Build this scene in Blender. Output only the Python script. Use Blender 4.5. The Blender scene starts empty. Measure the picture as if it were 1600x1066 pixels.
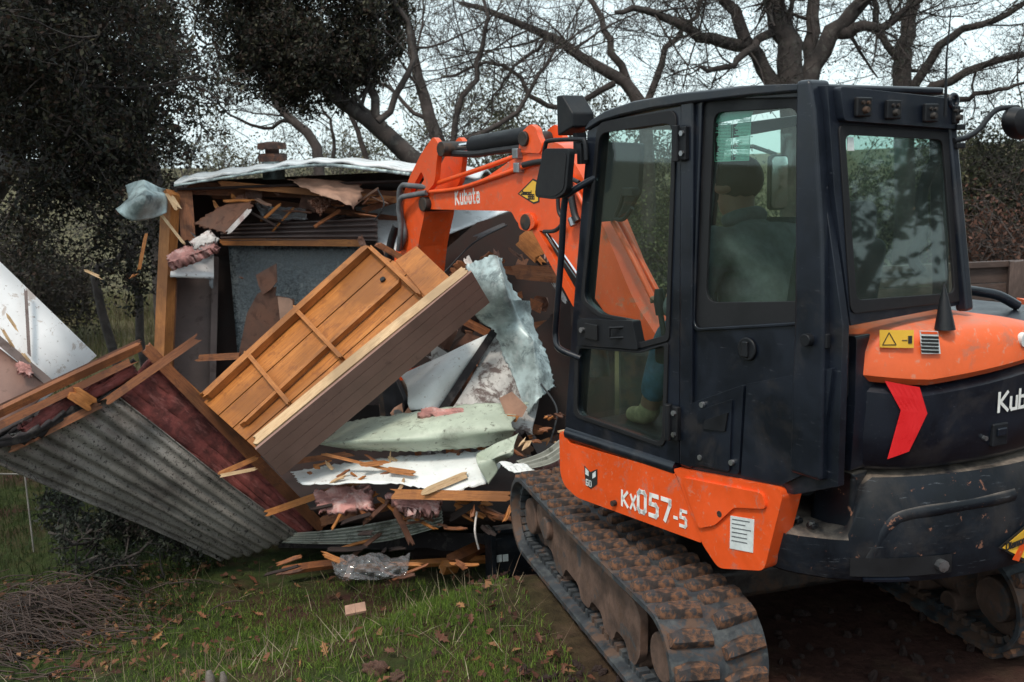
import bpy, bmesh, math, random
import numpy as np
from mathutils import Vector, Matrix
random.seed(7); RNG = np.random.default_rng(7)
SC = bpy.context.scene; COL = SC.collection
# ------------------------------------------------------------------ camera
F, PITCH, ROLL, CAMH = 1556.0, .175, .027, 2.15          # focal length in photo pixels (35 mm lens), tilt, roll, eye height
_c, _s = math.cos(PITCH), math.sin(PITCH); _cr, _sr = math.cos(ROLL), math.sin(ROLL)
FW = np.array([0, _c, -_s]); _U = np.array([0, _s, _c])
RT = _cr*np.array([1., 0, 0]) - _sr*_U; UP = _sr*np.array([1., 0, 0]) + _cr*_U; CO = np.array([0, 0, CAMH])
cam = bpy.data.cameras.new('camera'); cam.lens = F/1600*36; cam.sensor_width = 36; cam.clip_end = 600; cam.clip_start = .05
cam.dof.use_dof = True; cam.dof.focus_distance = 4.6; cam.dof.aperture_fstop = 4.5
camo = bpy.data.objects.new('camera', cam); COL.objects.link(camo)
camo.matrix_world = Matrix(((RT[0], UP[0], -FW[0], 0), (RT[1], UP[1], -FW[1], 0), (RT[2], UP[2], -FW[2], CAMH), (0, 0, 0, 1)))
SC.camera = camo
# ------------------------------------------------------------------ sky and sun (bright overcast)
SUN_EL, SUN_AZ = math.radians(58), math.radians(205)      # compass-like, measured from +Y clockwise
W = bpy.data.worlds.new('World'); SC.world = W; W.use_nodes = True
nt = W.node_tree; nt.nodes.clear()
_o = nt.nodes.new('ShaderNodeOutputWorld'); _b = nt.nodes.new('ShaderNodeBackground'); _sk = nt.nodes.new('ShaderNodeTexSky')
_sk.sky_type = 'NISHITA'; _sk.sun_disc = False; _sk.sun_elevation = SUN_EL; _sk.sun_rotation = SUN_AZ; _sk.dust_density = 3
_m = nt.nodes.new('ShaderNodeMix'); _m.data_type = 'RGBA'; _m.inputs[0].default_value = .8
nt.links.new(_sk.outputs[0], _m.inputs[6]); _m.inputs[7].default_value = (8.0, 9.4, 9.7, 1)   # cloud layer over the clear sky
nt.links.new(_m.outputs[2], _b.inputs[0]); _b.inputs[1].default_value = .09; nt.links.new(_b.outputs[0], _o.inputs[0])
sun = bpy.data.lights.new('sun', 'SUN'); sun.energy = 1.5; sun.angle = math.radians(10); sun.color = (1, .89, .76)
suno = bpy.data.objects.new('sun', sun); COL.objects.link(suno)
_d = Vector((math.sin(SUN_AZ)*math.cos(SUN_EL), math.cos(SUN_AZ)*math.cos(SUN_EL), math.sin(SUN_EL)))
suno.rotation_euler = _d.to_track_quat('Z', 'Y').to_euler()
VS = SC.view_settings; VS.view_transform = 'Standard'; VS.look = 'None'; VS.gamma = 1; VS.use_curve_mapping = False; VS.exposure = .68
SC.render.engine = 'CYCLES'; SC.cycles.use_denoising = True; SC.cycles.max_bounces = 8; SC.cycles.transparent_max_bounces = 16
SC.cycles.caustics_reflective = False; SC.cycles.caustics_refractive = False
# ------------------------------------------------------------------ geometry helpers
def A(*p): return np.array(p, float)
def ray(px, py): return FW + RT*((px-800)/F) - UP*((py-533)/F)
def Q(px, py, d): return CO + ray(px, py)*d                       # photo pixel at a given distance along the view axis
def QZ(px, py, z): v = ray(px, py); return CO + v*((z-CAMH)/v[2])  # photo pixel on a level plane
def unit(v): v = np.asarray(v, float); return v/max(1e-9, np.linalg.norm(v))
class MB:
    def __init__(s): s.v = []; s.f = []
    def add(s, vs, fs):
        n = len(s.v); s.v.extend([tuple(map(float, p)) for p in vs]); s.f.extend([tuple(i+n for i in f) for f in fs]); return s
    def box(s, c, size, R=None):
        R = np.eye(3) if R is None else R; h = np.asarray(size)/2.
        vs = [np.asarray(c)+R@(h*A(a, b, d)) for a in (-1, 1) for b in (-1, 1) for d in (-1, 1)]
        return s.add(vs, [(0, 1, 3, 2), (4, 6, 7, 5), (0, 4, 5, 1), (2, 3, 7, 6), (0, 2, 6, 4), (1, 5, 7, 3)])
    def beam(s, p0, p1, w, t, side=(0, 0, 1)):
        p0, p1 = np.asarray(p0, float), np.asarray(p1, float); x = unit(p1-p0); y = np.cross(side, x)
        y = unit(y) if np.linalg.norm(y) > 1e-6 else unit(np.cross((0, 1, 0), x)); z = np.cross(x, y)
        return s.box((p0+p1)/2, (np.linalg.norm(p1-p0), w, t), np.stack([x, y, z], 1))
    def tube(s, pts, r, n=10, cap=True):
        P = [np.asarray(p, float) for p in pts]; k = len(P); r = [r]*k if np.isscalar(r) else r
        ref = None; vs = []
        for i in range(k):
            t = unit(P[min(i+1, k-1)]-P[max(i-1, 0)])
            if ref is None: ref = unit(np.cross(t, (0, 0, 1) if abs(t[2]) < .9 else (1, 0, 0)))
            a = unit(ref - t*(ref@t)); b = np.cross(t, a); ref = a
            for j in range(n):
                q = 2*math.pi*j/n; vs.append(P[i]+r[i]*(a*math.cos(q)+b*math.sin(q)))
        fs = [(i*n+j, i*n+(j+1) % n, (i+1)*n+(j+1) % n, (i+1)*n+j) for i in range(k-1) for j in range(n)]
        if cap: fs += [tuple(range(n))[::-1], tuple((k-1)*n+j for j in range(n))]
        return s.add(vs, fs)
    def loft(s, rings, closed=True, cap=False):
        n = len(rings[0]); vs = [p for r in rings for p in r]; m = n if closed else n-1
        fs = [(i*n+j, i*n+(j+1) % n, (i+1)*n+(j+1) % n, (i+1)*n+j) for i in range(len(rings)-1) for j in range(m)]
        if cap: fs += [tuple(range(n))[::-1], tuple((len(rings)-1)*n+j for j in range(n))]
        return s.add(vs, fs)
    def plate(s, poly, holes, c0, c1, fr):
        """flat polygon with holes in (a,b), thick from c0 to c1, placed by fr(a,b,c)"""
        bm = bmesh.new(); loops = []
        for lp in [poly]+list(holes):
            vv = [bm.verts.new((p[0], p[1], 0)) for p in lp]; loops.append(vv)
            for i in range(len(vv)): bm.edges.new((vv[i], vv[(i+1) % len(vv)]))
        bmesh.ops.triangle_fill(bm, use_beauty=True, use_dissolve=False, edges=bm.edges[:])
        bm.verts.index_update(); V = [v.co.copy() for v in bm.verts]; T = [tuple(v.index for v in f.verts) for f in bm.faces]
        n = len(V); L = [[v.index for v in lp] for lp in loops]; bm.free()
        vs = [fr(p.x, p.y, c0) for p in V]+[fr(p.x, p.y, c1) for p in V]
        fs = [t for t in T]+[tuple(i+n for i in t[::-1]) for t in T]
        for lp in L:
            for i in range(len(lp)): a, b = lp[i], lp[(i+1) % len(lp)]; fs.append((a, b, b+n, a+n))
        return s.add(vs, fs)
    def build(s, name, mat, parent=None, smooth=False, bevel=0, loc=None, segs=2, fix=True):
        me = bpy.data.meshes.new(name); me.from_pydata(s.v, [], s.f); me.validate()
        if fix:
            bm = bmesh.new(); bm.from_mesh(me); bmesh.ops.remove_doubles(bm, verts=bm.verts[:], dist=1e-5)
            bmesh.ops.recalc_face_normals(bm, faces=bm.faces[:]); bm.to_mesh(me); bm.free()
        me.materials.append(mat); o = bpy.data.objects.new(name, me); COL.objects.link(o); o.parent = parent
        if smooth:
            me.shade_smooth(); me.set_sharp_from_angle(angle=math.radians(40))
        if bevel:
            b = o.modifiers.new('edge', 'BEVEL'); b.width = bevel; b.segments = segs; b.limit_method = 'ANGLE'; b.angle_limit = math.radians(35)
            b.harden_normals = True
            me.shade_smooth()
        if loc is not None: o.location = loc
        return o
def rpoly(pts, r, n=4):
    out = []; k = len(pts)
    for i in range(k):
        p, a, b = A(*pts[i]), A(*pts[i-1]), A(*pts[(i+1) % k]); ri = r[i] if not np.isscalar(r) else r
        d = min(ri, .45*np.linalg.norm(a-p), .45*np.linalg.norm(b-p))
        if d < 1e-5: out.append(tuple(p)); continue
        p0, p1 = p+unit(a-p)*d, p+unit(b-p)*d
        for j in range(n+1):
            t = j/n; out.append(tuple((1-t)**2*p0+2*t*(1-t)*p+t*t*p1))
    return out
def spline(pts, n=8):
    P = [np.asarray(p, float) for p in pts]; out = []
    for i in range(len(P)-1):
        p0, p1, p2, p3 = P[max(i-1, 0)], P[i], P[i+1], P[min(i+2, len(P)-1)]
        for j in range(n):
            t = j/n; out.append(.5*((2*p1)+(-p0+p2)*t+(2*p0-5*p1+4*p2-p3)*t*t+(-p0+3*p1-3*p2+p3)*t**3))
    return out+[P[-1]]
def tag(o, label, cat=None, group=None, kind=None):
    if label: o['label'] = label
    if cat: o['category'] = cat
    if group: o['group'] = group
    if kind: o['kind'] = kind
    return o
def empty(name, loc=(0, 0, 0), rz=0):
    o = bpy.data.objects.new(name, None); COL.objects.link(o); o.location = loc; o.rotation_euler = (0, 0, rz); o.empty_display_size = .1; return o
def fastmesh(name, V, Fq, mat, parent=None, col=None, smooth=False):
    """big mesh from numpy arrays; Fq is (n,k) with k = 3 or 4; col is a colour for each face"""
    V = np.asarray(V, np.float32); Fq = np.asarray(Fq, np.int32); k = Fq.shape[1]
    me = bpy.data.meshes.new(name); me.vertices.add(len(V)); me.vertices.foreach_set('co', V.ravel())
    me.loops.add(Fq.size); me.loops.foreach_set('vertex_index', Fq.ravel()); me.polygons.add(len(Fq))
    me.polygons.foreach_set('loop_start', np.arange(len(Fq), dtype=np.int32)*k)
    if col is not None:
        at = me.color_attributes.new('tint', 'FLOAT_COLOR', 'CORNER'); c4 = np.ones((len(Fq), k, 4), np.float32); c4[:, :, :3] = np.asarray(col)[:, None, :]
        at.data.foreach_set('color', c4.ravel())
    me.update(calc_edges=True); me.validate()
    if smooth: me.shade_smooth()
    me.materials.append(mat); o = bpy.data.objects.new(name, me); COL.objects.link(o); o.parent = parent; return o
# ------------------------------------------------------------------ materials
def newmat(name):
    m = bpy.data.materials.new(name); m.use_nodes = True; t = m.node_tree; t.nodes.clear()
    o = t.nodes.new('ShaderNodeOutputMaterial'); b = t.nodes.new('ShaderNodeBsdfPrincipled'); t.links.new(b.outputs[0], o.inputs[0]); return m, t, b
def N(t, kind, **kw):
    n = t.nodes.new(kind)
    for k, v in kw.items(): setattr(n, k, v)
    return n
def noise(t, co, scale, detail=4, rough=.6, dist=0, stretch=None):
    if stretch is not None:
        mp = N(t, 'ShaderNodeMapping'); mp.inputs['Scale'].default_value = stretch; t.links.new(co, mp.inputs[0]); co = mp.outputs[0]
    n = N(t, 'ShaderNodeTexNoise'); n.inputs['Scale'].default_value = scale; n.inputs['Detail'].default_value = detail
    n.inputs['Roughness'].default_value = rough; n.inputs['Distortion'].default_value = dist; t.links.new(co, n.inputs['Vector']); return n.outputs['Fac']
def ramp(t, fac, a, b, va=0., vb=1.):
    n = N(t, 'ShaderNodeMapRange'); n.clamp = True; t.links.new(fac, n.inputs[0])
    for i, x in enumerate((a, b, va, vb)): n.inputs[i+1].default_value = x
    return n.outputs[0]
def mixc(t, fac, a, b, mode='MIX'):
    n = N(t, 'ShaderNodeMix', data_type='RGBA', blend_type=mode)
    for s, x in ((0, fac), (6, a), (7, b)):
        if hasattr(x, 'is_linked') or hasattr(x, 'links'): t.links.new(x, n.inputs[s])
        else: n.inputs[s].default_value = x if s == 0 else (*x, 1)
    return n.outputs[2]
def coords(t): return N(t, 'ShaderNodeTexCoord').outputs['Object']
def bump(t, b, h, strength, dist=.02):
    n = N(t, 'ShaderNodeBump'); n.inputs['Strength'].default_value = strength; n.inputs['Distance'].default_value = dist
    t.links.new(h, n.inputs['Height']); t.links.new(n.outputs[0], b.inputs['Normal'])
def pm(name, col, rough=.6, metal=0, var=.25, vscale=6, bmp=.15, bscale=70, over=None, spec=.5, coat=0, stretch=None, topdust=0):
    """painted / plain surface: base colour with value variation, optional overlays [(colour, scale, from, to, amount, stretch)]"""
    m, t, b = newmat(name); co = coords(t)
    n1 = noise(t, co, vscale, 5, .65, .3, stretch)
    lo = tuple(x*(1-var) for x in col); hi = tuple(min(1, x*(1+var)) for x in col)
    c = mixc(t, ramp(t, n1, .38, .62), lo, hi); rg = ramp(t, n1, .38, .62, max(.02, rough-.08), min(1, rough+.1))
    for ov in over or []:
        oc, sc, f0, f1, am = ov[:5]; f0, f1 = .5+(f0-.5)*.55, .5+(f1-.5)*.55; st = ov[5] if len(ov) > 5 else None
        k = ramp(t, noise(t, co, sc, 8, .7, .4, st), f0, f1, 0, am); c = mixc(t, k, c, oc)
        r2 = N(t, 'ShaderNodeMix'); r2.data_type = 'FLOAT'; t.links.new(k, r2.inputs[0]); t.links.new(rg, r2.inputs[2]); r2.inputs[3].default_value = .9; rg = r2.outputs[0]
    if topdust:   # settled dust on faces that look up
        g_ = N(t, 'ShaderNodeNewGeometry'); sx = N(t, 'ShaderNodeSeparateXYZ'); t.links.new(g_.outputs['Normal'], sx.inputs[0]); ml = N(t, 'ShaderNodeMath', operation='MULTIPLY')
        t.links.new(ramp(t, sx.outputs[2], .55, .9, 0, topdust), ml.inputs[0]); t.links.new(ramp(t, noise(t, co, 6, 8, .7, .5), .35, .62), ml.inputs[1]); c = mixc(t, ml.outputs[0], c, (.30, .245, .20))
    t.links.new(c, b.inputs['Base Color']); t.links.new(rg, b.inputs['Roughness']); b.inputs['Metallic'].default_value = metal
    b.inputs['Specular IOR Level'].default_value = spec; b.inputs['Coat Weight'].default_value = coat; b.inputs['Coat Roughness'].default_value = .18
    if bmp: bump(t, b, noise(t, co, bscale, 4, .6), bmp, .004)
    return m
def woodmat(name, c0, c1, dark, rough=.6, scale=1., spots=.0):
    m, t, b = newmat(name); co = coords(t)
    g = noise(t, co, 9*scale, 6, .6, 1.2, (.5, 7, 7)); g2 = noise(t, co, 45*scale, 4, .6, .3, (.35, 6, 6)); big = noise(t, co, 2.4*scale, 4, .6, .5)
    c = mixc(t, ramp(t, g, .38, .62), c0, c1); c = mixc(t, ramp(t, g2, .52, .64, 0, .6), c, dark); c = mixc(t, ramp(t, big, .45, .62, 0, .75), c, tuple(x*.5 for x in c0))
    if spots: c = mixc(t, ramp(t, noise(t, co, 11, 8, .75), .54, .59, 0, spots), c, dark)
    t.links.new(c, b.inputs['Base Color']); b.inputs['Roughness'].default_value = rough; bump(t, b, g2, .35, .004); return m
def tintmat(name, rough=.7, trans=.0, spec=.3):
    m, t, b = newmat(name); a = N(t, 'ShaderNodeAttribute', attribute_name='tint'); t.links.new(a.outputs['Color'], b.inputs['Base Color'])
    b.inputs['Roughness'].default_value = rough; b.inputs['Specular IOR Level'].default_value = spec
    if trans:
        o = [n for n in t.nodes if n.type == 'OUTPUT_MATERIAL'][0]; tr = N(t, 'ShaderNodeBsdfTranslucent'); mx = N(t, 'ShaderNodeMixShader'); mx.inputs[0].default_value = trans
        t.links.new(a.outputs['Color'], tr.inputs[0]); t.links.new(b.outputs[0], mx.inputs[1]); t.links.new(tr.outputs[0], mx.inputs[2]); t.links.new(mx.outputs[0], o.inputs[0])
    return m
def glassmat(name, tint, dust=.06, dustcol=(.42, .44, .4), scale=7):
    m, t, b = newmat(name); o = [n for n in t.nodes if n.type == 'OUTPUT_MATERIAL'][0]; co = coords(t)
    tr = N(t, 'ShaderNodeBsdfTransparent'); tr.inputs[0].default_value = (*tint, 1)
    gl = N(t, 'ShaderNodeBsdfGlossy'); gl.inputs['Roughness'].default_value = .03; gl.inputs[0].default_value = (.9, .95, .95, 1)
    fr = N(t, 'ShaderNodeFresnel'); ge = N(t, 'ShaderNodeNewGeometry'); t.links.new(ramp(t, ge.outputs['Backfacing'], 0, 1, 1.45, 1/1.45), fr.inputs[0]); m1 = N(t, 'ShaderNodeMixShader'); t.links.new(fr.outputs[0], m1.inputs[0])
    t.links.new(tr.outputs[0], m1.inputs[1]); t.links.new(gl.outputs[0], m1.inputs[2])
    df = N(t, 'ShaderNodeBsdfDiffuse'); df.inputs[0].default_value = (*dustcol, 1); m2 = N(t, 'ShaderNodeMixShader')
    d = ramp(t, noise(t, co, scale, 3, .55, .3), .3, .75, dust*.5, dust*1.5); t.links.new(d, m2.inputs[0])
    t.links.new(m1.outputs[0], m2.inputs[1]); t.links.new(df.outputs[0], m2.inputs[2]); t.links.new(m2.outputs[0], o.inputs[0]); return m
MUD = (.115, .062, .038); DUST = (.24, .19, .15)
M = {}
M['orange'] = pm('orange_paint', (.78, .092, .016), .36, 0, .1, 3, .06, 90, [(DUST, 9, .62, .78, .5), ((.45, .3, .2), 40, .68, .74, .4)], .5, .15)
M['orange_faded'] = pm('orange_faded_plastic', (.80, .135, .036), .5, 0, .1, 3, .08, 90, [(DUST, 7, .6, .8, .45), ((.5, .36, .27), 34, .66, .72, .4)], topdust=.35)
M['black'] = pm('black_cab_paint', (.006, .0088, .0160), .36, 0, .3, 4, .05, 60, [(DUST, 3.5, .55, .75, .06), ((.2, .21, .24), 15, .74, .80, .22, (1, 6, 6))], .32, .35)  # blue of shadows and sky sheen mixed into the black base
M['cast'] = pm('black_counterweight', (.007, .010, .0155), .42, 0, .3, 5, .15, 40, [(DUST, 3, .55, .75, .07), ((.25, .28, .32), 10, .72, .80, .25, (1, 1, 9)), ((.35, .16, .1), 21, .74, .77, .6)], .35, topdust=.75)  # shadow blue mixed into this base too
M['blackplastic'] = pm('black_plastic', (.009, .010, .013), .48, 0, .2, 6, .08, 80, [(DUST, 5, .58, .85, .04)], .3)
M['gasket'] = pm('black_rubber_seal', (.004, .004, .006), .6, 0, .2, 6, 0)
M['rubber'] = pm('track_rubber', (.030, .035, .042), .6, 0, .3, 9, .3, 45, [((.12, .13, .13), 14, .5, .8, .5), (MUD, 5, .5, .62, .75)])
M['lug'] = pm('muddy_tread_rubber', (.036, .026, .024), .85, 0, .4, 8, .8, 38, [((.18, .082, .042), 8, .40, .56, .92), ((.03, .034, .04), 17, .54, .62, .85)])
M['mudmetal'] = pm('mud_caked_steel', (.105, .062, .046), .85, 0, .4, 7, .9, 30, [((.045, .05, .055), 6, .6, .68, .8), ((.09, .05, .032), 16, .5, .75, .7)])
M['steel'] = pm('bare_steel', (.35, .36, .38), .35, .9, .2, 10, .05, 90)
M['chrome'] = pm('cylinder_rod_chrome', (.75, .77, .8), .12, 1, .05, 5, 0)
M['grease'] = pm('greasy_dark_metal', (.035, .030, .028), .5, .3, .4, 12, .3, 50, [(MUD, 9, .5, .7, .6)])
M['hose'] = pm('grey_hydraulic_hose', (.11, .115, .125), .55, 0, .2, 20, .1, 120)
M['hoseblack'] = pm('black_hydraulic_hose', (.016, .017, .02), .5, 0, .2, 20, .1, 120)
M['white'] = pm('white_decal_ink', (.82, .82, .80), .5, 0, .06, 20, 0)
M['reddecal'] = pm('red_reflector', (.72, .018, .022), .35, 0, .06, 8, .05, 200)
M['yellow'] = pm('yellow_decal', (.80, .47, .05), .45, 0, .06, 8, 0)
M['ink'] = pm('black_decal_ink', (.02, .02, .02), .5, 0, .1, 8, 0)
M['paper'] = pm('printed_paper', (.62, .66, .66), .7, 0, .1, 30, 0)
M['tealpaper'] = pm('teal_decal', (.16, .44, .36), .7, 0, .1, 30, 0)  # plain teal tone of the printed window sheet
M['seat'] = pm('black_seat_cloth', (.02, .021, .024), .85, 0, .2, 20, .2, 160)
M['mirror'] = pm('mirror_glass', (.75, .8, .8), .06, 1, .03, 4, 0)
M['glass'] = glassmat('cab_glass', (.84, .92, .89), .012)
M['rearglass'] = glassmat('dusty_rear_glass', (.76, .85, .82), .035, (.33, .38, .36))
# ================================================================== the excavator
AX = A(1.2, 4.67, 0); TU, TT, TB = .567, .2816, .65              # swing axis; headings of the upper body, the undercarriage and the boom
def frame(th): return A(-math.sin(th), math.cos(th), 0), A(-math.cos(th), -math.sin(th), 0)
hu, lu = frame(TU); hT, lT = frame(TT); hB, lB = frame(TB); ZZ = A(0, 0, 1)
EX = empty('excavator', AX, math.pi/2+TU)
tag(EX, 'orange and black tracked mini excavator with enclosed cab, tearing into the wrecked trailer', 'excavator')
def toU(p): q = np.asarray(p)-AX; return A(q@hu, q@lu, q[2])
def onplane(px, py, p0, n): v = ray(px, py); return CO+v*(((p0-CO)@n)/(v@n))
def S(px, py, Y=.87): u = toU(onplane(px, py, AX+lu*Y, lu)); return (u[0], u[2])          # pixel on the cab's side plane
def RP(px, py, X): u = toU(onplane(px, py, AX+hu*X, hu)); return (u[1], u[2])             # pixel on a rear plane
def SS(pts, Y=.87): return [S(*p, Y) for p in pts]
side = lambda a, b, c: (a, c, b)
rear = lambda a, b, c: (c, a, b)
def part(mb, name, mat, par=EX, **k): return mb.build(name, M[mat], par, **k)
# ---- side of the cab: door
DOOR = [(.40, .935), (.32, 1.5), (.195, 2.285), (.05, 2.322), (-.39, 2.352), (-.385, .945)]
UW = rpoly(SS([(941, 199), (1061, 180), (1049, 528), (1004, 540), (986, 500), (942, 492), (915, 469)]), [.05, .05, .02, .02, .02, .03, .04])
LW = rpoly(SS([(907, 541), (1007, 549), (1048, 536), (1043, 696), (904, 648)]), [.03, .01, .02, .05, .05])
door = part(MB().plate(DOOR, [UW, LW], .845, .885, side), 'door', 'black', bevel=.006)
def inset(poly, k): c = np.mean(np.array(poly), 0); return [tuple(c+(A(*p)-c)*k) for p in poly]
part(MB().plate(UW, [], .858, .864, side), 'window_pane', 'glass', door); part(MB().plate(LW, [], .858, .864, side), 'window_pane', 'glass', door)
for w in (UW, LW):
    part(MB().plate(inset(w, 1.035), [inset(w, .955)], .884, .893, side), 'window_seal', 'gasket', door, bevel=.003)
con = part(MB().plate(rpoly(SS([(912, 497), (998, 500), (1007, 545), (911, 538)]), .012), [], .86, .905, side), 'handle_recess', 'blackplastic', door, bevel=.008)
mb = MB(); a, b = S(925, 503); c, d = S(945, 531); mb.box(((a+c)/2, .907, (b+d)/2), (abs(a-c), .012, abs(b-d))); part(mb, 'lock_plate', 'gasket', door, bevel=.003)
a, b = S(921, 514); part(MB().tube([(a, .90, b), (a, .921, b)], .012, 14), 'key_lock', 'steel', door)
p = [S(970, 510), S(984, 510), S(984, 526), S(970, 526)]; part(MB().tube([(p[1][0], .9, p[1][1]), (p[0][0], .93, p[0][1]), (p[3][0], .93, p[3][1]), (p[2][0], .9, p[2][1])], .006, 8), 'pull_handle', 'blackplastic', door, smooth=True)
for (px, y0, y1) in ((1073, 198, 250), (1060, 632, 684)):
    a, z1 = S(px, y0); a2, z0 = S(px, y1); mb = MB().box((a, .9, (z0+z1)/2), (.075, .022, z1-z0)); mb.tube([(a+.012, .914, z0-.006), (a+.012, .914, z1+.006)], .016, 12)
    h = part(mb, 'hinge', 'blackplastic', door, bevel=.004)
    for z in (z0+.025, z1-.025): part(MB().tube([(a-.022, .905, z), (a-.022, .921, z)], .011, 6), 'hinge_bolt', 'steel', door)
# ---- post, side window wall, body covers
part(MB().box((-.425, .868, 1.66), (.07, .045, 1.44)), 'door_post', 'black', bevel=.01)
SW = rpoly(SS([(1099, 155), (1262, 150), (1293, 501), (1190, 508), (1086, 514)]), [.03, .03, .05, .02, .04])
SG = rpoly(SS([(1114, 176), (1243, 168), (1282, 471), (1101, 473)]), [.04, .04, .06, .06])
BODY = [(-.45, 2.365), (-1.0, 2.365), (-1.16, 1.6), (-1.16, 1.05), (-.97, .97), (-.38, .93), (-.40, 1.2)]
cabside = part(MB().plate(BODY, [SW], .84, .872, side), 'cab_side', 'black', bevel=.006)
part(MB().plate(inset(SW, 1.005), [SG], .853, .866, side), 'window_surround', 'gasket', cabside, bevel=.002)
part(MB().plate(inset(SG, 1.02), [], .846, .852, side), 'window_pane', 'glass', cabside)
part(MB().plate(inset(SW, 1.03), [inset(SW, .99)], .870, .880, side), 'window_seal', 'black', cabside, bevel=.004)
cov = part(MB().plate(rpoly(SS([(1172, 599), (1306, 574), (1290, 706), (1266, 737), (1228, 756), (1163, 742)]), .008), [], .872, .888, side), 'side_cover', 'black', bevel=.006)
hat = part(MB().plate(rpoly(SS([(1078, 632), (1168, 600), (1160, 741), (1073, 725)]), .015), [], .872, .890, side), 'access_hatch', 'black', bevel=.007)
part(MB().plate(rpoly(SS([(1098, 640), (1152, 622), (1148, 735), (1095, 724)]), .012), [], .889, .899, side), 'raised_panel', 'black', hat, bevel=.006)
part(MB().plate(rpoly(SS([(1111, 655), (1148, 642), (1143, 672), (1109, 668)]), .006), [], .898, .906, side), 'finger_grip', 'blackplastic', hat, bevel=.005)
for px in ((1105, 631), (1102, 713), (1151, 721)): a, b = S(*px); part(MB().tube([(a, .885, b), (a, .903, b)], .011, 10), 'bolt', 'steel', hat)
for px in ((1259, 609),): a, b = S(*px); part(MB().tube([(a, .885, b), (a, .903, b)], .012, 10), 'bolt', 'steel', cov)
a, b = S(1170, 545); mb = MB().tube([(a, .872, b), (a, .885, b)], .044, 20); mb.box((a, .886, b), (.03, .02, .06)); part(mb, 'fuel_lock_cover', 'blackplastic', bevel=.006)
a, b = S(1283, 530); mb = MB().box((a-.01, .885, b), (.07, .02, .05)); mb.tube([(a+.02, .885, b), (a+.02, .93, b)], .022, 14); part(mb, 'door_stop', 'blackplastic', bevel=.004)
# ---- roof with rolled rim, C pillar, front pillars, right side
RO = [(.19, 2.285), (.10, 2.315), (-.05, 2.335), (-.25, 2.35), (-.45, 2.358), (-.75, 2.362), (-1.02, 2.36), (-1.02, 2.385), (-.7, 2.402), (-.4, 2.40), (-.12, 2.388), (.06, 2.362), (.17, 2.325), (.21, 2.292)]
part(MB().plate(RO, [], .18, .900, side), 'cab_roof', 'black', bevel=.022, segs=3)
CP = [(-.965, 2.398), (-1.02, 2.398), (-1.045, 2.3), (-1.09, 1.9), (-1.108, 1.55), (-1.115, 1.06), (-.98, 1.06), (-.98, 1.62), (-.965, 2.25)]
part(MB().plate(CP, [], .80, .905, side), 'rear_pillar', 'black', bevel=.014, segs=3)
for Y0, Y1 in ((.80, .858), (.14, .19)):
    mb = MB().plate([(.43, .95), (.35, 1.5), (.215, 2.31), (.14, 2.31), (.27, 1.5), (.35, .95)], [], Y0, Y1, side); part(mb, 'front_pillar', 'black', bevel=.01)
mb = MB().plate([(.36, .95), (.30, 1.5), (.17, 2.30), (-1.0, 2.36), (-1.06, 1.55), (-1.06, .95)], [[(.24, 1.45), (.12, 2.24), (-.32, 2.28), (-.34, 1.45)], [(-.42, 1.45), (-.42, 2.28), (-.95, 2.28), (-1.0, 1.62), (-.92, 1.45)]], .14, .17, side)
rs = part(mb, 'cab_right_side', 'black', bevel=.006)
part(MB().plate([(.24, 1.45), (.12, 2.24), (-.32, 2.28), (-.34, 1.45)], [], .152, .157, side), 'window_pane', 'glass', rs)
part(MB().plate([(-.42, 1.45), (-.42, 2.28), (-.95, 2.28), (-1.0, 1.62), (-.92, 1.45)], [], .152, .157, side), 'window_pane', 'glass', rs)
fg = MB().add([(.405, .16, .97), (.405, .80, .97), (.20, .80, 2.30), (.20, .16, 2.30)], [(0, 1, 2, 3)]); part(fg, 'windscreen', 'glass', fix=False)
part(MB().box((-.27, .485, .94), (1.22, .70, .04)), 'cab_floor', 'blackplastic')
# ---- rear of the cab
def rearfr(a, b, c): return (c-1.04-(2.4-b)*.10, a, b)
def RQ(px, py):
    z = 2.0
    for _ in range(4): y, z = RP(px, py, -1.04-(2.4-z)*.10)
    return (y, z)
RWIN = rpoly([RQ(*p) for p in ((1302, 196), (1483, 209), (1497, 468), (1321, 488))], .03)
RGL = rpoly([RQ(*p) for p in ((1311, 211), (1463, 219), (1482, 457), (1329, 468))], .03)
REAR = [RQ(1285, 134), RQ(1478, 154), RQ(1484, 250), RQ(1502, 474), RQ(1322, 508), RQ(1296, 300)]
rear_o = part(MB().plate(REAR, [RWIN], -.02, .02, rearfr), 'cab_rear', 'black', bevel=.006)
part(MB().plate(inset(RWIN, 1.01), [RGL], -.026, -.016, rearfr), 'window_surround', 'gasket', rear_o, bevel=.002)
part(MB().plate(inset(RGL, 1.03), [], -.014, -.009, rearfr), 'window_pane', 'rearglass', rear_o)
part(MB().plate([RQ(*p) for p in ((1317, 215), (1326, 215), (1327, 236), (1317, 236))], [], -.020, -.017, rearfr), 'window_sticker', 'paper', rear_o)
hp = part(MB().plate(rpoly([RQ(*p) for p in ((1293, 137), (1474, 156), (1477, 203), (1300, 190))], .015), [], -.05, -.018, rearfr), 'lamp_panel', 'black', rear_o, bevel=.014, segs=3)
for i, px in enumerate(((1324, 169), (1371, 173), (1430, 178), (1470, 181))):
    y, z = RQ(*px); mb = MB().box((-1.112, y, z), (.016, .075 if i < 3 else .03, .062)); b_ = part(mb, 'lamp_mount', 'blackplastic', rear_o, bevel=.005)
    part(MB().tube([(-1.115, y, z-.010), (-1.135, y, z-.010)], [.014, .009], 12), 'wing_nut', 'grease', rear_o, smooth=True)
    for dy in (-.013, .013): part(MB().tube([(-1.115, y+dy, z+.013), (-1.128, y+dy, z+.013)], .006, 8), 'bolt', 'grease', rear_o)
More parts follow.
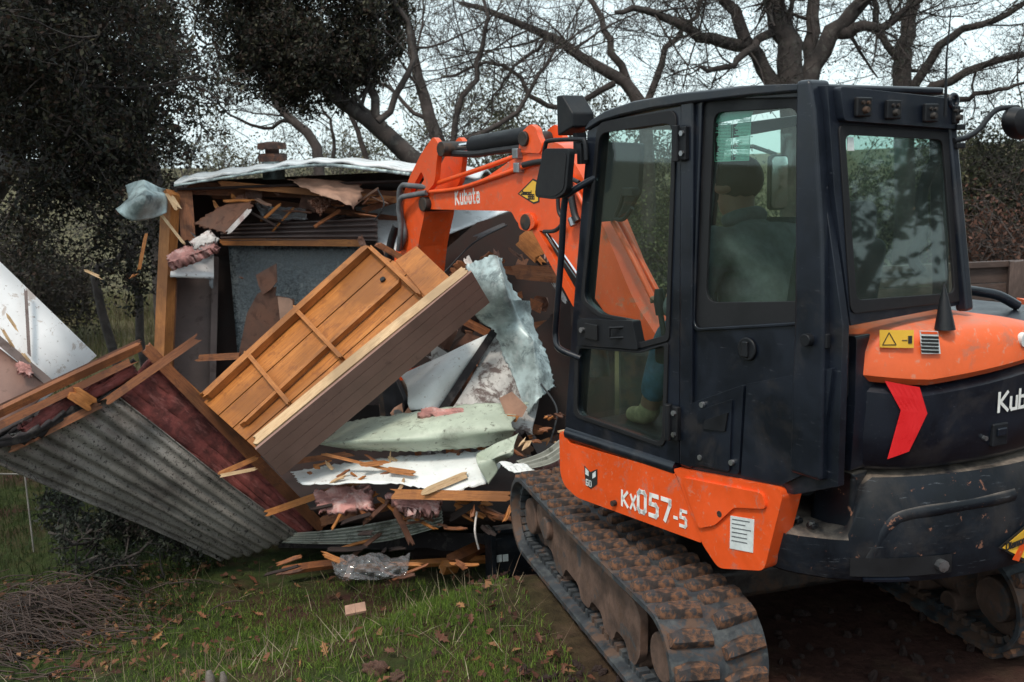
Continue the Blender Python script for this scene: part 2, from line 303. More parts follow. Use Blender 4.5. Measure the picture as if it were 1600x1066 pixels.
(y0_, z0_), (y1_, z1_) = RQ(1474, 160), RQ(1496, 476)
mb = MB().beam((-1.055, y0_, z0_), (-1.15, y1_, z1_-.02), .045, .05, (1, 0, 0)); part(mb, 'rear_pillar', 'black', bevel=.012)
# right rear rail, big mirror on an arm, aerial, lifting eye
def R3(px, py, X): y, z = RP(px, py, X); return (X, y, z)
part(MB().tube(spline([R3(x, y, -1.10) for x, y in ((1490, 220), (1512, 214), (1530, 202), (1546, 182), (1562, 170), (1590, 168))], 6), .010, 10), 'mirror_arm', 'blackplastic', smooth=True)
cm = R3(1590, 193, -1.12); tl = math.radians(-18)
rm = part(MB().loft([[(cm[0]+dx, cm[1]-(.085*math.cos(q)*math.cos(tl)-.058*math.sin(q)*math.sin(tl))*k, cm[2]+(.085*math.cos(q)*math.sin(tl)+.058*math.sin(q)*math.cos(tl))*k) for q in np.linspace(0, 2*math.pi, 25)[:-1]] for dx, k in ((.02, .9), (0, 1), (-.03, .86), (-.045, .45))], cap=True), 'rear_mirror', 'blackplastic', smooth=True)
for py in (199, 228): p_ = R3(1497, py, -1.10); part(MB().box(p_, (.03, .05, .02)), 'mirror_clamp', 'blackplastic', bevel=.004)
part(MB().tube([R3(1477, 182, -1.12), R3(1479, 90, -1.12), R3(1486, 15, -1.12)], [.006, .0035, .002], 8), 'aerial', 'blackplastic')
ey = R3(1490, 158, -1.10); part(MB().tube([(ey[0], ey[1]+.022*math.cos(q), ey[2]+.022*math.sin(q)) for q in np.linspace(0, 2*math.pi, 17)], .008, 8), 'lifting_eye', 'black', smooth=True)
# ---- work lamp, mirror and grab rail at the cab's front
lampc = A(.33, .85, 2.345)
mb = MB().plate([(-.07, -.075), (.075, -.04), (.075, .02), (-.02, .10), (-.075, .10)], [], -.06, .06, lambda a, b, c: tuple(lampc+A(-a*.8, c, b)))
wl = part(mb, 'work_lamp', 'blackplastic', bevel=.008); part(MB().box(lampc+A(-.03, 0, -.11), (.03, .05, .09)), 'lamp_bracket', 'blackplastic', wl)
part(MB().tube([lampc+A(.062, 0, .0), lampc+A(.068, 0, .0)], .045, 16), 'lamp_lens', 'glass', wl)
mb = MB().box((.02, .66, 2.395), (.06, .08, .03)); part(mb, 'roof_bracket', 'blackplastic', bevel=.01)
mc = [S(*p, .98) for p in ((851, 232), (892, 232), (886, 300), (868, 312), (837, 308), (838, 290))]
mir = part(MB().plate(rpoly(mc, .03), [], .955, .985, side), 'side_mirror', 'blackplastic', bevel=.01, segs=3)
part(MB().plate(inset(rpoly(mc, .03), .86), [], .984, .988, side), 'mirror_back_panel', 'gasket', mir)
pa = [S(*p, .93) for p in ((916, 250), (914, 222), (905, 218), (860, 220), (852, 228), (848, 262))]
part(MB().tube(spline([(a, .93, b) for a, b in pa], 4), .010, 10), 'mirror_bracket', 'blackplastic', smooth=True)
part(MB().box((*S(908, 240, .91), 0), (1e-3, 1e-3, 1e-3)) if 0 else MB().box((S(910, 240, .91)[0], .91, S(910, 240, .91)[1]), (.03, .04, .09)), 'bracket_clamp', 'blackplastic', bevel=.004)
pa = [S(*p, .94) for p in ((914, 278), (893, 300), (882, 318), (877, 400), (869, 500), (868, 525), (874, 545), (890, 562))]
part(MB().tube(spline([(a, .94 if 0 < i < 7 else .88, b) for i, (a, b) in enumerate(pa)], 5), .015, 12), 'grab_rail', 'black', smooth=True)
# ---- cab interior
seat = part(MB().box((-.55, .5, 1.27), (.46, .44, .13)), 'operator_seat', 'seat', bevel=.04, segs=3)
part(MB().add(*(lambda b: (b.v, b.f))(MB().box((-.80, .5, 1.56), (.12, .42, .58), np.array(Matrix.Rotation(-.16, 3, 'Y'))))), 'seat_back', 'seat', seat, bevel=.04, segs=3)
part(MB().box((-.87, .5, 1.90), (.09, .25, .17)), 'headrest', 'seat', seat, bevel=.035, segs=3)
part(MB().box((-.5, .5, 1.08), (.36, .36, .26)), 'seat_base', 'blackplastic', seat, bevel=.02)
for Y in (.24, .76):
    c_ = part(MB().box((-.35, Y, 1.36), (.42, .10, .10)), 'armrest_console', 'blackplastic', bevel=.02)
    part(MB().tube([(-.16, Y, 1.40), (-.13, Y, 1.52)], .012, 10), 'joystick_stem', 'blackplastic', c_); part(MB().tube([(-.13, Y, 1.51), (-.125, Y, 1.57), (-.12, Y, 1.62)], [.02, .026, .018], 12), 'joystick_grip', 'blackplastic', c_, smooth=True)
mo = part(MB().box((.10, .22, 1.66), (.04, .16, .13)), 'monitor', 'blackplastic', bevel=.01); part(MB().tube([(.10, .22, 1.60), (.16, .17, 1.35)], .014, 8), 'monitor_stalk', 'blackplastic', mo)
for Y in (.40, .52): part(MB().tube([(.20, Y, .96), (.17, Y, 1.12), (.12, Y, 1.26)], .010, 8), 'travel_lever', 'blackplastic', smooth=True)
part(MB().box((-1.0, .48, 1.42), (.14, .66, .22)), 'rear_console', 'blackplastic', bevel=.02)
part(MB().tube(spline([(-1.02, .22, 2.12), (-1.0, .26, 2.0), (-1.02, .27, 1.86), (-1.0, .30, 1.78), (-1.02, .27, 1.72)], 5), .022, 8), 'cab_hammer_strap', 'seat', smooth=True)
part(MB().plate(rpoly(SS([(950, 222), (1004, 224), (1000, 300), (984, 330), (962, 345), (938, 347)], .16), .02), [], .145, .175, side), 'pillar_trim', 'blackplastic', bevel=.006)
a_, z_ = S(985, 300, .2); part(MB().box((a_, .2, z_), (.09, .05, .045)), 'phone_holder', 'blackplastic', bevel=.006)
part(MB().tube(spline([(x, .2, z) for x, z in SS([(975, 296), (970, 318), (962, 340), (975, 342), (988, 325)], .2)], 4), .012, 8), 'grab_handle', 'blackplastic', smooth=True)
# right-hand mirror seen through the cab
q = onplane(1212, 285, AX+lu*-.12, lu); q = toU(q)
im = part(MB().plate(rpoly([(-.06, -.13), (.06, -.13), (.06, .13), (-.06, .13)], .03), [], -.02, .0, lambda a, b, c: (q[0]+c*.8, q[1]+a, q[2]+b)), 'side_mirror', 'blackplastic', bevel=.006)
part(MB().plate(rpoly([(-.052, -.12), (.052, -.12), (.052, .12), (-.052, .12)], .025), [], -.026, -.021, lambda a, b, c: (q[0]+c, q[1]+a, q[2]+b)), 'mirror_face', 'mirror', im)
part(MB().tube([(q[0], q[1], q[2]+.13), (q[0]+.05, q[1]+.1, q[2]+.17), (q[0]+.2, .13, q[2]+.17)], .010, 8), 'mirror_bracket', 'blackplastic')
# printed sheet stuck inside the side window: two columns of text lines
sh = SS([(1116, 172), (1175, 174), (1171, 251), (1117, 253)], .842)
P0, P1, P2, P3 = [A(*p) for p in sh]
def shp(u, v): return tuple((P0*(1-u)+P1*u)*(1-v)+(P3*(1-u)+P2*u)*v)
dec = part(MB().plate([shp(0, .02), shp(1.05, -.02), shp(1, .11), shp(.0, .26)], [], .8435, .8445, side), 'window_decal', 'tealpaper')
mb = MB()
for cidx in (0, 1):
    for k in range(30):
        v = .15+k*.0285 + (0.0 if cidx else .10)
        if v > .99: continue
        u0, u1 = (.04+.10*RNG.random(), .48) if cidx == 0 else (.56+.16*RNG.random(), .98)
        mb.plate([shp(u0, v), shp(u1, v), shp(u1, v+.019), shp(u0, v+.019)], [], .8435, .8445, side)
o = part(mb, 'printed_lines', 'tealpaper', dec); o['kind'] = 'stuff'
mb = MB()
for u0, u1, v0, v1 in ((0, .015, .2, 1), (.985, 1, .1, 1), (0, 1, .985, 1), (.515, .525, .13, 1)): mb.plate([shp(u0, v0), shp(u1, v0), shp(u1, v1), shp(u0, v1)], [], .8435, .8445, side)
o = part(mb, 'printed_border', 'tealpaper', dec); o['kind'] = 'stuff'
# ---- skirt under the door
SK1 = rpoly([(.435, .90), (.435, .70), (.40, .645), (.30, .615), (-.535, .655), (-.395, .875), (-.36, .905), (.36, .865), (.40, .915)], [.03, .05, .04, .03, .02, .02, .01, .01, .02])
part(MB().plate(SK1, [], .80, .895, side), 'side_skirt', 'orange', bevel=.018, segs=3)
SK2 = rpoly([(-.365, .925), (-.93, .99), (-.945, .96), (-.865, .655), (-.63, .585), (-.545, .652), (-.40, .885)], [.03, .03, .02, .03, .03, .01, .02])
part(MB().plate(SK2, [], .80, .902, side), 'side_skirt', 'orange', bevel=.02, segs=3)
part(MB().plate(rpoly([(-.43, .905), (-.86, .955), (-.88, .90), (-.72, .86), (-.62, .76), (-.53, .72)], .02), [], .895, .914, side), 'skirt_bulge', 'orange', bevel=.016, segs=3)
part(MB().tube([(.39, .868, .905), (-.365, .868, .918)], .034, 14), 'step_tube', 'black', smooth=True)
part(MB().plate(inset(SK1, .9), [], .5, .8, side), 'skirt_backing', 'gasket')
# ---- tail: counterweight, body panel and hood wrap round the swing axis
def pol(phi, R, z): return (-R*math.cos(phi), R*math.sin(phi), z)
PH = np.linspace(math.radians(48.5), math.radians(-56), 56)
def ring_shell(name, mat, sect, phis=PH, **k):
    return part(MB().loft([[pol(f, r, z) for r, z in sect(f)] for f in phis], closed=True, cap=True), name, mat, **k)
def Rcw(f): return float(np.interp(math.degrees(f), [-60, 2, 14.5, 26.4, 35, 42, 45.5, 48.5], [1.36, 1.355, 1.338, 1.322, 1.292, 1.245, 1.20, 1.13]))
def s_cw(f):
    d = math.degrees(f); R = Rcw(f); t = float(smooth_((d-30.5)/3.5)); zt = 1.035-.21*t; zb = .612+.02*max(0, (d-20)/25)
    return [(R-.35, zb+.02), (R-.06, zb), (R-.02, zb+.02), (R, zb+.08), (R+.005, .80), (R-.008, zt-.075 if t < .5 else zt-.03), (R-.035, zt-.012), (R-.085, zt), (R-.40, zt)]
def smooth_(t): t = min(1, max(0, t)); return t*t*(3-2*t)
cw = ring_shell('counterweight', 'cast', s_cw, smooth=True, bevel=.0)
part(MB().plate([(-.86, .72), (-.915, .985), (-.97, 1.04), (-1.08, 1.04), (-1.08, .72)], [], .45, .69, side), 'shoulder_riser', 'cast', cw, bevel=.02, segs=3)
for X in (-.90, -.97):
    part(MB().box((X, .77, .832), (.035, .03, .02)), 'bolt_pocket', 'gasket', cw, bevel=.006); part(MB().tube([(X, .775, .835), (X, .775, .85)], .011, 6), 'pocket_bolt', 'steel', cw)
# raised rib and towing pocket on the counterweight
fr = lambda f0, z, out=0.: pol(f0, Rcw(f0)+out, z)
rib = [(30, .72), (28.5, .80), (26.5, .87), (24, .892), (19, .902), (10, .91), (5, .915)]
part(MB().tube(spline([fr(math.radians(d), z, -.026) for d, z in rib], 5), .032, 14), 'raised_rib', 'cast', cw, smooth=True)
mb = MB(); mb.loft([[fr(math.radians(d), z, .006) for d in np.linspace(33, 17, 12)] for z in (.665, .735)], closed=False); part(mb, 'tow_pocket', 'gasket', cw)
part(MB().tube([fr(math.radians(19), .70, -.02), fr(math.radians(19), .70, .03)], .022, 8), 'tow_pin', 'steel', cw)
part(MB().loft([[fr(math.radians(d), z, o_) for z, o_ in ((.648, -.01), (.648, .012), (.658, .014), (.664, -.01))] for d in np.linspace(31, 24, 7)], cap=True), 'tow_lip', 'black', cw, smooth=True)
def bpz(f): return 1.40-.05*max(0, 1-abs(math.degrees(f)-22)/26)
def Rbp(f): d = math.degrees(f); return 1.315-.10*max(0, (d-24)/14)**1.5
def s_bp(f): R = Rbp(f); zt = bpz(f); return [(R-.25, 1.05), (R-.03, 1.05), (R-.005, 1.075), (R+.006, 1.18), (R+.003, zt-.03), (R-.03, zt), (R-.25, zt)]
PB = np.linspace(math.radians(38), math.radians(-56), 36)
bp = ring_shell('engine_panel', 'black', s_bp, PB, smooth=True)
def s_hd(f):
    d = math.degrees(f); R = Rbp(f)+.015; zb = bpz(f)+.006; k = max(0, min(1, (38-d)/16)); zt = 1.545+.015*k-.10*smooth_((12-d)/34)
    return [(R-(.30 if d > 4 else .15), zb), (R-.02, zb), (R+.004, zb+.025), (R-.004, zt-.07), (R-.025, zt-.02), (R-.06, zt), (R-(.30 if d > 4 else .15), zt+.012)]
hd = ring_shell('engine_hood', 'orange_faded', s_hd, PB, smooth=True)
on = lambda f, z, o_=.012: pol(math.radians(f), Rbp(math.radians(f))+o_, z)
# dark quarter panel between cab and tail
part(MB().plate(rpoly([(-.95, 1.53), (-.95, 1.06), (-1.09, 1.055), (-1.10, 1.3), (-1.095, 1.54)], .015), [], .60, .72, side), 'quarter_panel', 'black', bevel=.012)
# black horn on the hood
y, z = RP(1463, 500, -1.2); part(MB().loft([[(-1.235+k*.02+(.035*s_)*math.cos(a), y-.012*k+.035*s_*math.sin(a), 1.55+k*.155) for a in np.linspace(0, 2*math.pi, 13)[:-1]] for k, s_ in ((0, 1), (.3, .75), (.7, .4), (1, .06))], cap=True), 'hood_prop_cone', 'blackplastic', smooth=True)
# hood side decals, chevron, badge
def patch(name, mat, pts, o_, par, nx=6):
    """small decal bent round the tail: pts = four (angle in degrees, z) corners"""
    p = [A(*x) for x in pts]; rows = []
    for j in range(3):
        v = j/2; rows.append([on(*((p[0]*(1-u)+p[1]*u)*(1-v)+(p[3]*(1-u)+p[2]*u)*v), o_) for u in np.linspace(0, 1, nx+1)])
    mb = MB().loft(rows, closed=False); ob = part(mb, name, mat, par, fix=False); s_ = ob.modifiers.new('thick', 'SOLIDIFY'); s_.thickness = .0015; s_.offset = 0; return ob
def tailpx(px, py, o_=.0):
    """where the pixel's ray meets the tail's round face: (angle in degrees, z)"""
    v = ray(px, py); best = None
    for t in np.linspace(2.2, 4.6, 1200):
        u = toU(CO+v*t); f = math.atan2(u[1], -u[0]); R = math.hypot(u[0], u[1])
        if R < Rbp(f)+o_: return (math.degrees(f), u[2])
    return (0, 1.2)
def TP(*pts): return [tailpx(*p) for p in pts]
patch('reflector_arrow', 'reddecal', TP((1380, 594), (1434, 604), (1446, 645), (1405, 640)), .010, bp)
patch('reflector_arrow', 'reddecal', TP((1405, 640), (1446, 645), (1418, 704), (1384, 716)), .010, bp)
wd = patch('warning_label', 'yellow', TP((1370, 514), (1422, 514), (1422, 542), (1370, 541)), .0225, hd)
for a_, b_ in (((1374, 537), (1384, 518)), ((1384, 518), (1395, 537)), ((1395, 537), (1374, 537)), ((1404, 530), (1412, 530))):
    part(MB().tube([on(*tailpx(*a_), .0245), on(*tailpx(*b_), .0245)], .0016, 5), 'label_line', 'ink', wd)
patch('label_figure', 'ink', TP((1413, 523), (1419, 523), (1419, 535), (1413, 535)), .0245, wd, 1)
wl2 = patch('instruction_label', 'paper', TP((1431, 515), (1459, 516), (1463, 551), (1434, 551)), .0225, hd)
patch('label_header', 'orange', TP((1432, 516), (1458, 517), (1459, 521), (1433, 520)), .0235, wl2)
for k in range(5): patch('label_text_block', 'ink', TP((1433, 523+k*5.5), (1460, 524+k*5.5), (1460, 528+k*5.5), (1434, 527+k*5.5)), .0235, wl2)
y0 = tailpx(1558, 678); part(MB().box(on(*y0, .0), (.03, .075, .085), np.array(Matrix.Rotation(-math.radians(y0[0]), 3, 'Z'))), 'latch', 'blackplastic', bp, bevel=.006)
part(MB().box(on(y0[0], y0[1]+.012, .01), (.03, .045, .03), np.array(Matrix.Rotation(-math.radians(y0[0]), 3, 'Z'))), 'latch_paddle', 'black', bp, bevel=.005)
part(MB().tube([on(y0[0]+3.0, y0[1]-.005, 0), on(y0[0]+3.0, y0[1]-.005, .016)], .009, 8), 'bolt', 'steel', bp)
part(MB().plate([(-1.27, 1.43), (-1.33, 1.38), (-1.345, 1.45), (-1.29, 1.50)], [], -.16, -.02, side), 'hood_vent_wedge', 'orange', hd, bevel=.006)
part(MB().tube([on(4.0, 1.485, .0), on(4.0, 1.485, .02)], .026, 20), 'round_badge', 'paper', hd)
# right deck: tank cover, rail
part(MB().box((-.35, -.45, 1.02), (1.15, .84, .66)), 'right_deck_cover', 'black', bevel=.05, segs=3)
part(MB().box((-.72, -.42, 1.25), (.72, .84, .44)), 'engine_deck', 'black', bevel=.04, segs=3)
part(MB().tube(spline([R3(x, y, X) for x, y, X in ((1500, 452, -.75), (1530, 456, -.78), (1560, 462, -.82), (1590, 478, -.86))], 6), .022, 10), 'deck_handrail', 'black', smooth=True)
part(MB().box((-.25, 0, .60), (1.25, 1.15, .08)), 'deck_plate', 'gasket', bevel=.02)
part(MB().tube([(0, 0, .36), (0, 0, .53)], .42, 28), 'swing_bearing', 'grease')
# ---- stroke lettering
G = {'K': ([[(0, 0), (0, 1)], [(.62, 1), (.10, .5)], [(.10, .5), (.68, 0)]], .70), 'u': ([[(0, .66), (0, .14), (.1, 0), (.38, 0)], [(.48, .66), (.48, 0)]], .50),
     'b': ([[(0, 1), (0, 0), (.40, 0), (.5, .1), (.5, .5), (.40, .62), (.12, .62)]], .52), 'o': ([[(.1, 0), (0, .1), (0, .52), (.1, .62), (.38, .62), (.48, .52), (.48, .1), (.38, 0), (.1, 0)]], .50),
     't': ([[(.1, .92), (.1, .12), (.2, 0), (.34, 0)], [(0, .64), (.34, .64)]], .36), 'a': ([[(.08, .62), (.40, .62), (.5, .52), (.5, 0), (.1, 0), (0, .1), (0, .28), (.1, .36), (.5, .36)]], .52),
     'X': ([[(0, 0), (.6, 1)], [(0, 1), (.6, 0)]], .62), '0': ([[(.12, 0), (0, .12), (0, .88), (.12, 1), (.48, 1), (.6, .88), (.6, .12), (.48, 0), (.12, 0)]], .62),
     '5': ([[(.6, 1), (.05, 1), (.02, .56), (.46, .56), (.6, .44), (.6, .12), (.48, 0), (0, 0)]], .62), '7': ([[(0, 1), (.62, 1), (.62, .8), (.26, 0)]], .62), '-': ([[(0, .42), (.3, .42)]], .32),
     'D': ([[(0, 0), (0, 1), (.4, 1), (.6, .8), (.6, .2), (.4, 0), (0, 0)]], .6), 'i': ([[(0, 0), (0, .6)], [(0, .8), (0, .92)]], .05), 'm': ([[(0, 0), (0, .62), (.3, .62), (.3, 0)], [(.3, .62), (.6, .62), (.6, 0)]], .6),
     'n': ([[(0, 0), (0, .62), (.4, .62), (.45, .5), (.45, 0)]], .46), 'd': ([[(.5, 1), (.5, 0), (.1, 0), (0, .1), (0, .5), (.1, .62), (.5, .62)]], .52), '8': ([[(0, 0), (0, 1), (.55, 1), (.55, 0), (0, 0)], [(0, .52), (.55, .52)]], .56), '6': ([[(.55, 1), (0, 1), (0, 0), (.55, 0), (.55, .52), (0, .52)]], .56)}
def lettering(text, h, w, place, gap=.24, slant=0., sizes=None):
    """flat strokes; place(x, y) returns the 3D point"""
    mb = MB(); x = 0
    for i, ch in enumerate(text):
        k = sizes[i] if sizes else 1; segs, adv = G[ch]
        for pl in segs:
            for (a0, b0), (a1, b1) in zip(pl[:-1], pl[1:]):
                p, q_ = A(x+(a0+slant*b0)*k, b0*k)*h, A(x+(a1+slant*b1)*k, b1*k)*h; d_ = unit(q_-p); n_ = A(-d_[1], d_[0])*w/2*k; e_ = d_*w*.45*k
                mb.add([place(*(p-e_+n_)), place(*(p-e_-n_)), place(*(q_+e_-n_)), place(*(q_+e_+n_))], [(0, 1, 2, 3)])
        x += (adv+gap)*k
    return mb, x*h
def letters(text, name, mat, par, h, w, place, fit=None, **k):
    if fit: L = lettering(text, h, w, lambda x, y: (x, y, 0), **k)[1]; f_ = fit/L; pl = place; place = lambda x, y: pl(x*f_, y)
    mb, L = lettering(text, h, w, place, **k); o = part(mb, name, mat, par, fix=False); m_ = o.modifiers.new('thick', 'SOLIDIFY'); m_.thickness = .001; m_.offset = 0; return o
sk0 = [c for c in EX.children if c.name.startswith('side_skirt')][0]
p0, p1 = A(*S(972, 789, .897)), A(*S(1072, 824, .897)); dr = unit(p1-p0); upv = A(-dr[1], dr[0]); upv = upv if upv[1] > 0 else -upv
letters('KX057-5', 'model_lettering', 'white', sk0, .088, .019, lambda x, y: (p0[0]+dr[0]*x*1.0+upv[0]*y, .8975, p0[1]+dr[1]*x+upv[1]*y), gap=.36, slant=.08, fit=np.linalg.norm(p1-p0)*1.05, sizes=[.72, .66, 1, 1, 1, .68, .72])
pk = tailpx(1556, 642); letters('Kubota', 'brand_lettering', 'white', bp, .066, .0115, lambda x, y: on(pk[0]-math.degrees(x/1.32), pk[1]+y, .011), gap=.22)
# emblem, paper tag and bolts on the skirt
def skp(px, py, Y=.897): return S(px, py, Y)
eb = part(MB().plate([skp(*p) for p in ((913, 728), (922, 738), (933, 733), (933, 757), (923, 764), (915, 757))], [], .894, .8975, side), 'shield_emblem', 'ink', sk0)
part(MB().plate([skp(*p) for p in ((915, 731), (920, 737), (920, 744), (915, 741))], [], .8975, .8985, side), 'emblem_stripe', 'paper', eb); part(MB().plate([skp(*p) for p in ((926, 740), (931, 736), (931, 745), (926, 748))], [], .8975, .8985, side), 'emblem_stripe', 'paper', eb)
pe = skp(916.5, 757.5); letters('60', 'emblem_digits', 'paper', eb, .026, .005, lambda x, y: (pe[0]-x, .899, pe[1]+y+x*.0), gap=.3)
sk1 = [c for c in EX.children if c.name.startswith('side_skirt')][1]
tgp = [skp(*p, .905) for p in ((1141, 806), (1178, 812), (1176, 864), (1140, 857))]; pt = part(MB().plate(tgp, [], .90, .9045, side), 'paper_tag', 'paper', sk1)
for k in range(6):
    t0 = .08+k*.13; a_, b_ = A(*tgp[0])*(1-t0)+A(*tgp[3])*t0, A(*tgp[1])*(1-t0)+A(*tgp[2])*t0; q0, q1 = a_+(b_-a_)*.08, a_+(b_-a_)*(.5+.4*RNG.random()); q2 = A(0, -.004)
    part(MB().plate([tuple(q0), tuple(q1), tuple(q1+q2), tuple(q0+q2)], [], .9045, .9055, side), 'tag_text_line', 'hose', pt)
for px in ((961, 786), (1129, 802)): a, b = skp(*px); part(MB().tube([(a, .88, b), (a, .915, b)], .013, 10), 'bolt', 'grease', sk0)
def cwpx(px, py):
    v = ray(px, py)
    for t in np.linspace(2.2, 4.6, 1500):
        u = toU(CO+v*t); f = math.atan2(u[1], -u[0])
        if math.hypot(u[0], u[1]) < Rcw(f)+.006: return (f, u[2])
    return (0, .8)
def cwpatch(name, mat, pts, o_, par):
    P_ = [pol(f, Rcw(f)+o_, z) for f, z in pts]; ob = part(MB().add(P_, [tuple(range(len(P_)))]), name, mat, par, fix=False); m_ = ob.modifiers.new('thick', 'SOLIDIFY'); m_.thickness = .0015; m_.offset = 0; return ob
dk = cwpatch('diamond_decal', 'ink', [cwpx(1558, 855), cwpx(1600, 820), cwpx(1630, 840), cwpx(1600, 878)], .012, cw)
cwpatch('decal_face', 'yellow', [cwpx(1563, 855), cwpx(1600, 824), cwpx(1625, 840), cwpx(1600, 873)], .0145, dk)
f0, z0 = cwpx(1568, 858); letters('Diamond', 'decal_lettering', 'ink', dk, .026, .006, lambda x, y: pol(f0-x/1.34, Rcw(f0-x/1.34)+.0165, z0+y+x*.12), gap=.2)
cwpatch('decal_slash', 'orange', [cwpx(1578, 873), cwpx(1598, 838), cwpx(1604, 838), cwpx(1588, 876)], .0158, dk)
# ---- boom and arm
FOOT = toU(AX+hu*.62-lu*.02+ZZ*1.0); rb = TB-TU; cb, sb = math.cos(rb), math.sin(rb)
def bfr(a, b, c): return (FOOT[0]+a*cb-c*sb, FOOT[1]+a*sb+c*cb, b)       # a forward along the boom, c to its left, b height
FOOTW = AX+hu*.62-lu*.02
def BP(px, py, off=.10): p = onplane(px, py, FOOTW+lB*off, lB); return ((p-FOOTW)@hB, p[2])
def BS(pts, off=.10): return [BP(*p, off) for p in pts]
BO = rpoly(BS([(664, 327), (799, 330), (806, 345), (818, 358), (856, 362), (874, 386), (905, 430), (1030, 615), (1075, 600), (990, 470), (942, 352), (909, 272), (878, 224), (850, 221), (820, 236), (757, 279), (690, 300), (664, 306)]), [.04, .05, .03, .02, .05, .05, .1, .1, .1, .1, .1, .1, .08, .05, .05, .08, .05, .04])
boom = part(MB().plate(BO, [], -.10, .10, bfr), 'boom', 'orange', bevel=.012)
for off in (.10, -.085):   # top lug plates for the arm cylinder
    part(MB().plate(rpoly(BS([(812, 238), (816, 208), (826, 198), (831, 194), (840, 200), (842, 210), (850, 228), (846, 240)]), .03), [], off-.03, off+.012, bfr), 'cylinder_lug', 'orange', boom, bevel=.006)
pin = lambda px, nm, r=.035, w=.16, m_='grease', par=boom: part(MB().tube([bfr(*BP(*px), -w), bfr(*BP(*px), w)], r, 18), nm, m_, par, bevel=.006)
pin((822, 217), 'pivot_pin', .045, .13); pin((668, 319), 'pivot_pin', .05, .145); pin((826, 347), 'pivot_pin', .05, .13)
part(MB().plate(rpoly(BS([(812, 335), (834, 332), (842, 352), (830, 362), (816, 358)]), .03), [], .10, .125, bfr), 'cylinder_lug', 'orange', boom, bevel=.005)
def btube(pts, r, name, m_, off, par=boom, n=10): return part(MB().tube(spline([bfr(*BP(px, py, off), o_) for (px, py), o_ in zip(pts, off if not np.isscalar(off) else [off]*len(pts))] if np.isscalar(off) else [bfr(*BP(px, py, .1), o_) for (px, py), o_ in zip(pts, off)], 5), r, n), name, m_, par, smooth=True)
btube([(670, 291), (700, 281), (757, 262), (808, 244), (838, 236), (850, 240)], .016, 'hydraulic_pipe', 'orange', .09)
btube([(672, 300), (715, 295), (760, 281), (815, 262), (852, 248)], .014, 'hydraulic_pipe', 'orange', .115)
btube([(862, 244), (885, 270), (905, 305), (925, 345)], .016, 'hydraulic_pipe', 'orange', .12)
btube([(958, 345), (990, 405), (1020, 466)], .017, 'hydraulic_pipe', 'orange', .115); btube([(968, 345), (1000, 405), (1030, 462)], .017, 'hydraulic_pipe', 'orange', .06)
btube([(818, 258), (835, 254), (850, 252)], .018, 'hydraulic_hose', 'hoseblack', .125)
for px in ((812, 240), (814, 262)): part(MB().box(bfr(*BP(*px), .115), (.06, .05, .06)), 'pipe_clamp', 'steel', boom, bevel=.006)
btube([(889, 276), (893, 310), (898, 335), (903, 346)], .02, 'hydraulic_hose', 'hoseblack', .14); part(MB().tube([bfr(*BP(901, 340), .14), bfr(*BP(905, 352), .14)], .022, 8), 'hose_fitting', 'steel', boom)
btube([(905, 285), (875, 275), (872, 300), (873, 330), (880, 345), (868, 360), (850, 362)], .012, 'hydraulic_hose', 'hoseblack', .15)
letters('Kubota', 'brand_lettering', 'white', boom, .092, .018, (lambda p0, p1: lambda x, y: bfr(p0[0]+(p1-p0)[0]*x, p0[1]+(p1-p0)[1]*x+y, .1005))(A(*BP(712, 319)), A(*BP(752, 315))), gap=.34, fit=1.)
dm = part(MB().plate(BS([(809, 303), (833, 279), (843, 284), (843, 316), (834, 319)]), [], .099, .1015, bfr), 'diamond_decal', 'ink', boom)
part(MB().plate(BS([(812, 303), (833, 282), (841, 286), (841, 314), (834, 316)]), [], .1015, .1025, bfr), 'decal_face', 'yellow', dm)
letters('Diamond', 'decal_lettering', 'ink', dm, .022, .006, (lambda p0: lambda x, y: bfr(p0[0]-x, p0[1]+y, .1032))(A(*BP(815, 304))), gap=.2); letters('888', 'decal_lettering', 'ink', dm, .026, .007, (lambda p0: lambda x, y: bfr(p0[0]-x, p0[1]+y, .1032))(A(*BP(826, 311))), gap=.25)
part(MB().tube([bfr(*BP(896, 345), 0), bfr(.62, .92, 0)], .06, 14), 'boom_cylinder', 'grease', boom, smooth=True)
part(MB().tube([bfr(*BP(826, 347), 0), bfr(*BP(896, 445), 0)], .034, 14), 'cylinder_rod', 'chrome', boom, smooth=True)
part(MB().plate(rpoly(BS([(832, 360), (842, 360), (905, 470), (897, 480)]), .01), [], .075, .105, bfr), 'cylinder_guard', 'orange', boom, bevel=.005)
part(MB().box(bfr(.05, .95, 0), (.35, .5, .5), np.array(Matrix.Rotation(rb, 3, 'Z'))), 'swing_bracket', 'grease', bevel=.05)
# arm cylinder
ac = part(MB().tube([bfr(*BP(815, 213), 0), bfr(*BP(722, 229), 0)], .068, 18), 'arm_cylinder', 'blackplastic', boom, smooth=True)
part(MB().tube([bfr(*BP(722, 229), 0), bfr(*BP(696, 233), 0)], .036, 14), 'cylinder_rod', 'chrome', boom, smooth=True)
part(MB().tube(spline([bfr(*BP(x, y), .06) for x, y in ((700, 240), (735, 241), (770, 236), (812, 231))], 5), .022, 8), 'hydraulic_hose', 'hoseblack', boom, smooth=True)
